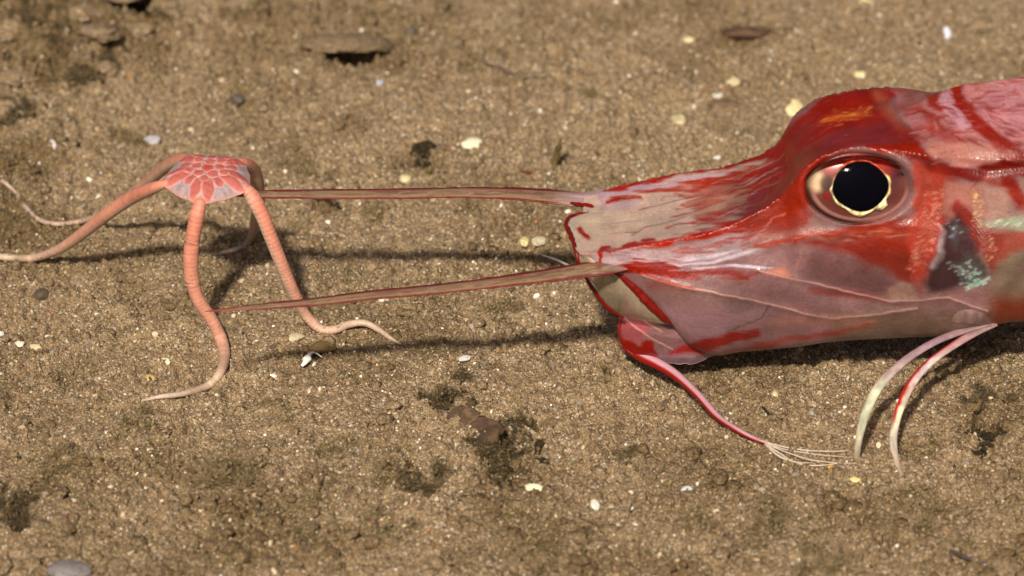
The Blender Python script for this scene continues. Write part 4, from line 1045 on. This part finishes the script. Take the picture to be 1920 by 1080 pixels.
def crust(name, px, py, w, d, h, label, cat, seed, tilt, lift, rz=0, group=None):
    """a crust of cemented sand, front edge raised over a burrow"""
    V, F = ICO[4]
    n = noise3(V + seed * 3.7, 1.9, seed) * .5 + noise3(V + seed, 4, seed + 1) * .16 + noise3(V, 13, seed + 2) * .14
    P = V * (1 + n)[:, None] * np.array([w, d, h]) * U
    P = P @ (rotz(rz) @ rotx(tilt)).T
    g = ground_pt(px, py); P = P + g + np.array([0, 0, lift * U])
    o = mesh_np(name, P, F, M_sand, attrs={"zone": np.full(len(P), .15)})
    return tag(recenter(o), label, cat, group)
def shard(name, px, py, w, d, t, col, label, seed, rz=0, tilt=.5, cup=.35, group=None, cat="shell fragment"):
    """a broken piece of shell: curved plate with a ragged outline and a real thickness"""
    rg = np.random.default_rng(seed); nr_, nt_ = 14, 44
    th = np.linspace(0, 2 * np.pi, nt_, endpoint=False); rad = np.linspace(0, 1, nr_)
    out = 1 + .22 * np.interp(th, np.linspace(0, 2 * np.pi, 9), np.r_[(q := rg.normal(size=8)), q[0]]) + .05 * rg.normal(size=nt_)
    RR, TH = np.meshgrid(rad, th, indexing='ij'); X = RR * out * np.cos(TH); Y = RR * out * np.sin(TH)
    Z = cup * (1 - X ** 2 * .6 - Y ** 2) * .5
    rib = .02 * np.sin(RR * 22)
    up_ = np.stack([X * w, Y * d, (Z + rib) * (w + d) / 2 + t], -1); dn_ = np.stack([X * w, Y * d, Z * (w + d) / 2 - t], -1)
    P = np.vstack([up_.reshape(-1, 3), dn_.reshape(-1, 3)]) * U @ (rotz(rz) @ rotx(tilt)).T
    g = ground_pt(px, py); P = P + g + [0, 0, -P[:, 2].min() - .25 * (P[:, 2].max() - P[:, 2].min())]
    nq = nr_ * nt_; j = np.arange(nt_); a = (nr_ - 1) * nt_
    F = [grid_faces(nr_, nt_, True), grid_faces(nr_, nt_, True, off=nq)[:, ::-1], np.stack([a + j, a + j + nq, a + (j + 1) % nt_ + nq, a + (j + 1) % nt_], -1)[:, ::-1]]
    c = np.tile(lin(col), (2 * nq, 1)) * (1 + .3 * noise2(np.r_[X.ravel(), X.ravel()] * 3, np.r_[RR.ravel(), RR.ravel()] * 7, seed))[:, None]
    return tag(recenter(mesh_np(name, P, F, M_shell, col=np.clip(c * .74, 0, .92))), label, cat, group)
def needle(name, path, r, col, label, cat, lift=None):
    lift = lift or [2] * len(path)
    q = []
    for (a, b), l in zip(path, lift):
        g = ground_pt(a, b); q.append(on_ground(a, b, g[2] + l * U))
    V, F, s, ang, ctr = sweep(np.array(q), np.array([r * .6, r, r, r * .4]) * U, np.array([r * .6, r, r, r * .4]) * U, 8, 40)
    return tag(recenter(mesh_np(name, V, F, M_shell, col=np.tile(lin(col), (len(V), 1)) * (1 + .4 * noise3(V, 900, 4))[:, None])), label, cat)
def stalk(name, px, py, h, r, col, label, cat, lean=0.0, n=40):
    g = ground_pt(px, py); z = np.linspace(0, 1, 6)
    P = g + np.stack([lean * h * z ** 1.5, 8 * np.sin(z * 5), h * z - 4], -1) * U
    V, F, s, ang, ctr = sweep(P, np.array([r, r, r * .8, r * .4]) * U, np.array([r, r, r * .8, r * .4]) * U, 10, n)
    V = ctr + (V - ctr) * (1 + 1.2 * noise3(V, 700, 2))[:, None]
    return tag(recenter(mesh_np(name, V, F, M_debris, col=np.tile(lin(col), (len(V), 1)))), label, cat)
WH, CRM = (246, 240, 206), (232, 214, 160)
SH = "pale shell fragments on the sand"
shard("shell_fragment", 885, 273, 19, 17, 2.5, WH, "bright white pointed shell chip above the upper snout horn", 1, .2, .35, .5, SH)
shard("shell_fragment", 1490, 210, 16, 22, 3, CRM, "cream shell piece partly hidden behind the fish's red brow", 2, .4, .7, .4, SH)
shard("shell_fragment", 1622, 8, 14, 12, 2.5, CRM, "yellowish shell piece cut by the top edge of the picture", 3, .1, .6, .5, SH)
shard("shell_fragment", 1776, 68, 9, 13, 2, (226, 226, 240), "bluish white upright shell chip far behind the fish's back", 4, .3, 1.0, .3, SH)
shard("shell_fragment", 1293, 78, 12, 9, 2, CRM, "small curved pale shell left of the dark wood chip", 5, -.2, .5, .6, SH)
shard("shell_fragment", 1612, 143, 10, 8, 2, CRM, "thin tan shell sliver just above the fish's brow", 6, -.3, .5, .6, SH)
shard("shell_fragment", 308, 681, 10, 8, 2, WH, "white oval shell chip left of the star's front arm", 7, .1, .4, .4, SH)
shard("shell_fragment", 66, 657, 15, 12, 2.5, (224, 204, 160), "tan white shell piece near the left edge under the dark shadow", 8, .2, .4, .4, SH)
shard("shell_fragment", 38, 648, 9, 7, 2, (236, 226, 200), "small white shell sliver farthest left on the sand", 9, -.4, .4, .4, SH)
shard("shell_fragment", 1002, 919, 17, 9, 2.5, (236, 228, 190), "elongated cream shell piece below the dark crumbly hollow", 10, .0, .5, .3, SH)
shard("shell_fragment", 1115, 952, 9, 10, 2, (230, 226, 210), "small square white shell chip in the lower middle sand", 11, .5, .6, .3, SH)
shard("shell_fragment", 1289, 922, 9, 8, 2, (220, 220, 222), "greyish white shell chip below the barbel's thread bundle", 12, .3, .5, .3, SH)
shard("shell_fragment", 1604, 902, 9, 5, 1.6, (240, 218, 150), "narrow yellow white shell sliver beneath the fin ray tips", 13, -.1, .4, .3, SH)
shard("shell_fragment", 870, 674, 11, 7, 2, (220, 214, 206), "flat greyish shell sliver below the round white pebble", 14, .2, .4, .3, SH)
shard("shell_fragment", 722, 566, 12, 5, 2, (232, 224, 206), "slim white shell splinter under the lower snout horn", 15, -.4, .5, .3, SH)
shard("shell_fragment", 288, 267, 15, 10, 2.5, (190, 184, 188), "dull grey white shell flake above the brittle star's disc", 16, -.3, .5, .3, SH)
shard("shell_fragment", 552, 636, 16, 12, 3, (206, 190, 156), "mottled shell piece between the star's front and right arms", 17, .3, .3, .5, SH)
shard("shell_fragment", 1376, 158, 13, 11, 3, (214, 196, 150), "tan shell lump with a shadow below the dark wood chip", 18, .3, .6, .5, SH)
shard("shell_fragment", 1345, 298, 8, 5, 1.6, (240, 232, 220), "tiny white shell fleck above the red snout slope", 19, .3, .4, .3, SH)
shard("shell_fragment", 98, 277, 8, 11, 2, (226, 214, 214), "small whitish flake on the left slope by dark hollows", 20, .3, .8, .3, SH)
shard("shell_fragment", 1345, 182, 10, 7, 2, (222, 216, 204), "whitish shell bit resting on the low grey stone ridge", 21, .1, .5, .3, SH)
PB = "loose pebbles on the sand"
stone("pebble", 760, 338, 13, 14, 9, (238, 222, 170), "rounded cream pebble just above the upper snout horn", "pebble", 31, .12, mat=M_shell, group=PB)
stone("pebble", 829, 653, 10, 10, 7, (250, 244, 206), "bright white oval pebble beyond the star's right arm tip", "pebble", 32, .08, mat=M_shell, group=PB)
stone("pebble", 1272, 231, 18, 20, 14, (226, 206, 160), "angular cream pebble on the sand ahead of the fish's brow", "pebble", 33, .22, .4, mat=M_shell, group=PB)
stone("pebble", 1453, 741, 7, 9, 6, (240, 222, 170), "small pale yellow pebble under the fish's belly shadow", "pebble", 34, .1, mat=M_shell, group=PB)
stone("pebble", 281, 716, 13, 14, 12, (196, 166, 112), "round tan pebble left of the star's front arm tip", "pebble", 35, .15, group=PB)
stone("pebble", 984, 456, 10, 16, 9, (214, 196, 140), "yellowish pebble, left one of a touching pair between the horns", "pebble", 36, .2, group=PB)
stone("pebble", 1010, 455, 15, 14, 9, (206, 192, 160), "grey cream pebble, right one of a touching pair between the horns", "pebble", 37, .2, group=PB)
stone("pebble", 987, 330, 22, 12, 9, (104, 48, 20), "dark reddish brown oblong pebble above the upper horn", "pebble", 38, .12, -.35, group=PB)
stone("pebble", 770, 66, 14, 22, 14, (104, 92, 78), "round dark grey pebble in the far sand", "pebble", 39, .12, group=PB)
stone("pebble", 447, 188, 14, 16, 10, (92, 82, 74), "dark grey pebble above the brittle star, half sunk", "pebble", 40, .15, group=PB)
stone("pebble", 78, 557, 17, 18, 13, (88, 76, 58), "dark rounded pebble in the shadow below the star's left arm", "pebble", 41, .2, group=PB)
stone("pebble", 605, 654, 26, 18, 12, (116, 92, 56), "brown lumpy pebble beside the star's right arm bend", "pebble", 42, .25, .2, group=PB)
stone("pebble", 1558, 878, 6, 6, 4, (236, 180, 90), "tiny amber grain touching the barbel threads", "pebble", 43, .12, group=PB)
stone("pebble", 130, 1078, 40, 30, 16, (132, 124, 122), "blurred bluish grey stone at the bottom left edge", "pebble", 44, .2, group=PB)
stone("pebble", 982, 856, 10, 8, 6, (186, 110, 46), "small orange brown grain at the hollow's right lip", "pebble", 45, .15, group=PB)
stone("pebble", 1360, 198, 34, 14, 9, (104, 84, 62), "low flat brownish stone ridge ahead of the fish's brow", "pebble", 46, .2, -.1, group=PB)
stone("pebble", 562, 296, 10, 14, 12, (140, 116, 58), "olive yellow pebble upright beside the star's back", "pebble", 47, .25, group=PB)
stone("pebble", 712, 158, 9, 9, 7, (182, 180, 188), "pale bluish pebble below the dark ledge hollow", "pebble", 48, .15, group=PB)
# rubble on the top left slope
for k, (a, b, w_, lab) in enumerate([(150, 30, 34, "rough brown rubble lump below the corner on the upper left slope"), (262, 62, 26, "brown rubble lump beside the upper left dark cleft"), (95, 120, 36, "largest crumbly rubble lump on the left slope"), (20, 60, 30, "rubble lump touching the left edge near the top"),
                                  (200, 130, 22, "small rubble lump under the lower dark cleft"), (310, 18, 30, "rubble lump right of the upper left cleft"), (462, 8, 36, "weedy brown rock lump cut by the top edge"), (30, 150, 30, "flat rubble lump at the left edge")]):
    crust("rubble_lump", a, b, w_, w_ * 1.2, w_ * .6, lab, "rubble", 60 + k, -.1, w_ * .12, k * 1.0, group="rubble on the far left slope")
# overhanging crusts above the burrows
crust("sediment_ledge", 652, 84, 86, 62, 11, "flat sand crusted ledge roofing the long dark hollow", "ledge", 71, -.14, 5, -.06)
crust("sediment_ledge", 238, 2, 70, 80, 20, "dark overhanging crust in the top left corner slope", "ledge", 81, -.2, 24, .1)
crust("sediment_ledge", 186, 76, 52, 60, 16, "smaller overhanging crust on the upper left slope", "ledge", 82, -.2, 18, -.2)
stone("wood_chip", 1405, 68, 56, 15, 13, (92, 66, 48), "dark brown wood chip with a fibrous front lying far back", "wood chip", 74, .14, .07, .1, sink=.2, c2=(60, 42, 30))
stone("leaf_scrap", 868, 792, 34, 34, 5, (118, 90, 70), "pinkish brown smooth flap at the mouth of the crumbly hollow", "scrap", 75, .45, -.9, .5, sink=.4, c2=(84, 66, 46))
stone("leaf_scrap", 905, 815, 38, 32, 5, (94, 72, 54), "darker brown flap, lower one at the hollow's mouth", "scrap", 76, .5, -.4, .35, sink=.4, c2=(66, 50, 36))
needle("spicule", [(1016, 478), (1050, 490), (1090, 510)], 2.2, (214, 206, 190), "pale needle passing behind the lower snout horn", "spicule", [3, 6, 6])
needle("spicule", [(1085, 515), (1105, 528), (1122, 548)], 3.2, (226, 224, 196), "thick white needle end beneath the snout membrane", "spicule", [4, 5, 4])
needle("twig", [(895, 112), (930, 125), (975, 142), (1035, 142)], 3.5, (96, 82, 70), "thin curved dark twig on the far sand", "twig", [2, 3, 3, 2])
needle("twig", [(1424, 758), (1435, 768), (1447, 780)], 2.2, (40, 34, 30), "short black splinter under the fish's belly", "twig", [3, 5, 3])
needle("twig", [(1780, 1030), (1810, 1045), (1850, 1055)], 4, (78, 66, 64), "blurred dark twig in the lower right corner", "twig", [4, 5, 3])
stalk("hydroid_stalk", 1207, 330, 52, 1.6, (206, 196, 176), "thin white stalk standing behind the red snout", "stalk", -.12)
stalk("hydroid_stalk", 1040, 318, 78, 6, (92, 78, 44), "fuzzy olive stalk beside the reddish brown pebble", "stalk", .16)
stalk("hydroid_stalk", 1178, 970, 52, 1.8, (92, 76, 50), "thin brown stem with a bend, alone in the lower sand", "stalk", .3)
stalk("hydroid_stalk", 1140, 712, 42, 7, (110, 94, 60), "stubby fuzzy brown stalk left of the jaw's shadow", "stalk", -.35)
stalk("hydroid_stalk", 597, 930, 110, 1.8, (104, 88, 54), "tall wispy stem with a dark tip in the lower sand", "stalk", -.03)
stalk("hydroid_stalk", 320, 905, 92, 2, (96, 82, 50), "wispy blurred stem in the lower left sand", "stalk", .0)
stalk("hydroid_stalk", 805, 334, 34, 5, (116, 100, 60), "short fuzzy stalk in front of the ledge hole", "stalk", .05)
# curled white shell
q = [ground_pt(566, 690), ground_pt(574, 688), ground_pt(580, 680), ground_pt(590, 675), ground_pt(604, 676)]
q = np.array(q) + np.array([[0, 0, 4], [0, 0, 12], [0, 0, 17], [0, 0, 16], [0, 0, 7]]) * U
V, F, s, ang, ctr = sweep(q, np.array([2, 9, 5, 2.5, 1]) * U, np.array([3, 6, 3, 2, 1]) * U, 14, 60)
tag(recenter(mesh_np("curled_shell", V, F, M_shell, col=np.tile(lin((244, 240, 228)), (len(V), 1)))), "curled white hook shaped shell right of the star's front arm", "shell")
# near-black fluff laid in the hollows to stand for their shade
for a, b, sx, sy, h_, lab in [(1850, 806, 34, 46, 12, "black fluff standing for shade in the hollow right of the fin rays"), (968, 832, 30, 50, 14, "black matted patch right of the smooth brown flaps"), (790, 306, 34, 24, 9, "dark brown matted patch by the cream pebble above the horn"), (940, 884, 36, 26, 8, "black crumbly streak below the brown flaps"), (612, 378, 30, 10, 5, "thin black patch just under the upper snout horn")]:
    g = ground_pt(a, b); cs = [(g[0] + rng.normal() * sx * .4 * U, g[1] + rng.normal() * sy * .6 * U) for _ in range(16)]
    V, F, C = fluff_mesh(cs, [sx * U * (.2 + .35 * rng.random()) for _ in cs], [h_ * U * (.4 + .7 * rng.random()) for _ in cs], 60, 60, .9, .2)
    tag(recenter(mesh_np("detritus_or_shade_tuft", V, F, M_fluff, col=C)), lab, "tuft", "tufts of brown detritus")
# bigger tufts of brown fluff
TUFTS = [(985, 812, 26, 16, "dark fluff fringing the hollow's right end"), (950, 800, 30, 14, "brown fluff along the back lip of the hollow"), (60, 25, 60, 30, "dark matted tuft in the top left corner"), (300, 25, 44, 26, "dark brown tuft right of the corner overhang"), (30, 215, 50, 26, "brown tuft on the left edge below the rubble"), (150, 150, 46, 24, "matted tuft in the middle of the left slope"), (1838, 812, 34, 18, "dark fluff spilling from the hole beside the fin rays"), (915, 850, 34, 20, "dark fluff under the lower flap in the hollow"), (1740, 838, 30, 12, "low brown fluff right of the longer fin ray tip"), (40, 415, 40, 26, "dark tuft at the left edge above the star's arm"), (95, 75, 50, 26, "brown matted tuft on the largest rubble lump"), (262, 800, 44, 26, "wide tuft below the star's front arm tip"), (700, 1000, 44, 26, "broad blurred tuft low in the middle sand"), (1000, 1030, 50, 28, "soft blurred tuft at the bottom, middle of the picture"), (1720, 960, 50, 20, "faint brown tuft in the lower right sand"), (620, 845, 40, 24, "olive tuft left of the twiggy tuft"), (848, 752, 46, 34, "big brown fluffy tuft above the dark hollow"), (945, 878, 36, 18, "dark crumbly tuft below the hollow"), (720, 895, 24, 34, "dark twiggy tuft in the lower middle sand"), (430, 900, 50, 55, "largest blurred fuzzy tuft in the lower left sand"),
         (780, 900, 40, 30, "wide low tuft left of the hollow's crumbs"), (575, 945, 24, 18, "small dark tuft at the foot of the tall stem"), (120, 880, 40, 36, "brown tuft near the left edge of the lower sand"), (1450, 985, 44, 40, "blurred brown tuft in the lower right sand"),
         (1540, 1060, 50, 30, "blurred tuft at the bottom edge right of the middle"), (700, 405, 20, 22, "small dark tuft between the two snout horns"), (945, 590, 24, 24, "grey brown tuft under the lower horn's middle"), (395, 545, 26, 14, "dark tuft behind the star's front arm"),
         (520, 770, 36, 16, "low brown tuft beneath the star's right arm"), (240, 260, 28, 22, "olive tuft above the brittle star's left arm"), (570, 310, 30, 22, "fuzzy tuft behind the brittle star's disc"), (30, 960, 60, 44, "blurred dark tuft in the bottom left corner"),
         (560, 1010, 30, 24, "blurred tuft beneath the tall wispy stem"), (470, 25, 44, 24, "weedy brown tuft on the top edge rock"), (1190, 850, 30, 8, "thin dark streak of fluff right of the hollow"), (1310, 985, 26, 20, "faint tuft below the grey white shell chip"),
         (820, 660, 34, 16, "loose tuft around the white oval pebble"), (880, 120, 18, 14, "tiny tuft left of the curved dark twig"), (1105, 178, 14, 16, "tiny olive tuft in the sand behind the snout"), (200, 100, 30, 22, "dark tuft in the upper left clefts")]
for a, b, s_, h_, lab in TUFTS:
    dk = .5 if any(q in lab for q in ('hollow', 'cleft', 'corner', 'slope', 'rubble', 'hole')) else 1.1  # darkens tufts in hollows and clefts: shade put into their colour
    g = ground_pt(a, b); cs = [(g[0] + rng.normal() * s_ * .55 * U, g[1] + rng.normal() * s_ * .8 * U) for _ in range(12)]
    V, F, C = fluff_mesh(cs, [s_ * U * (.15 + .4 * rng.random() ** 2) for _ in cs], [h_ * U * (.4 + 1.0 * rng.random() ** 1.5) for _ in cs], 18, 110, .75, dk)
    tag(recenter(mesh_np("detritus_or_shade_tuft", V, F, M_fluff, col=C)), lab, "tuft", "tufts of brown detritus")
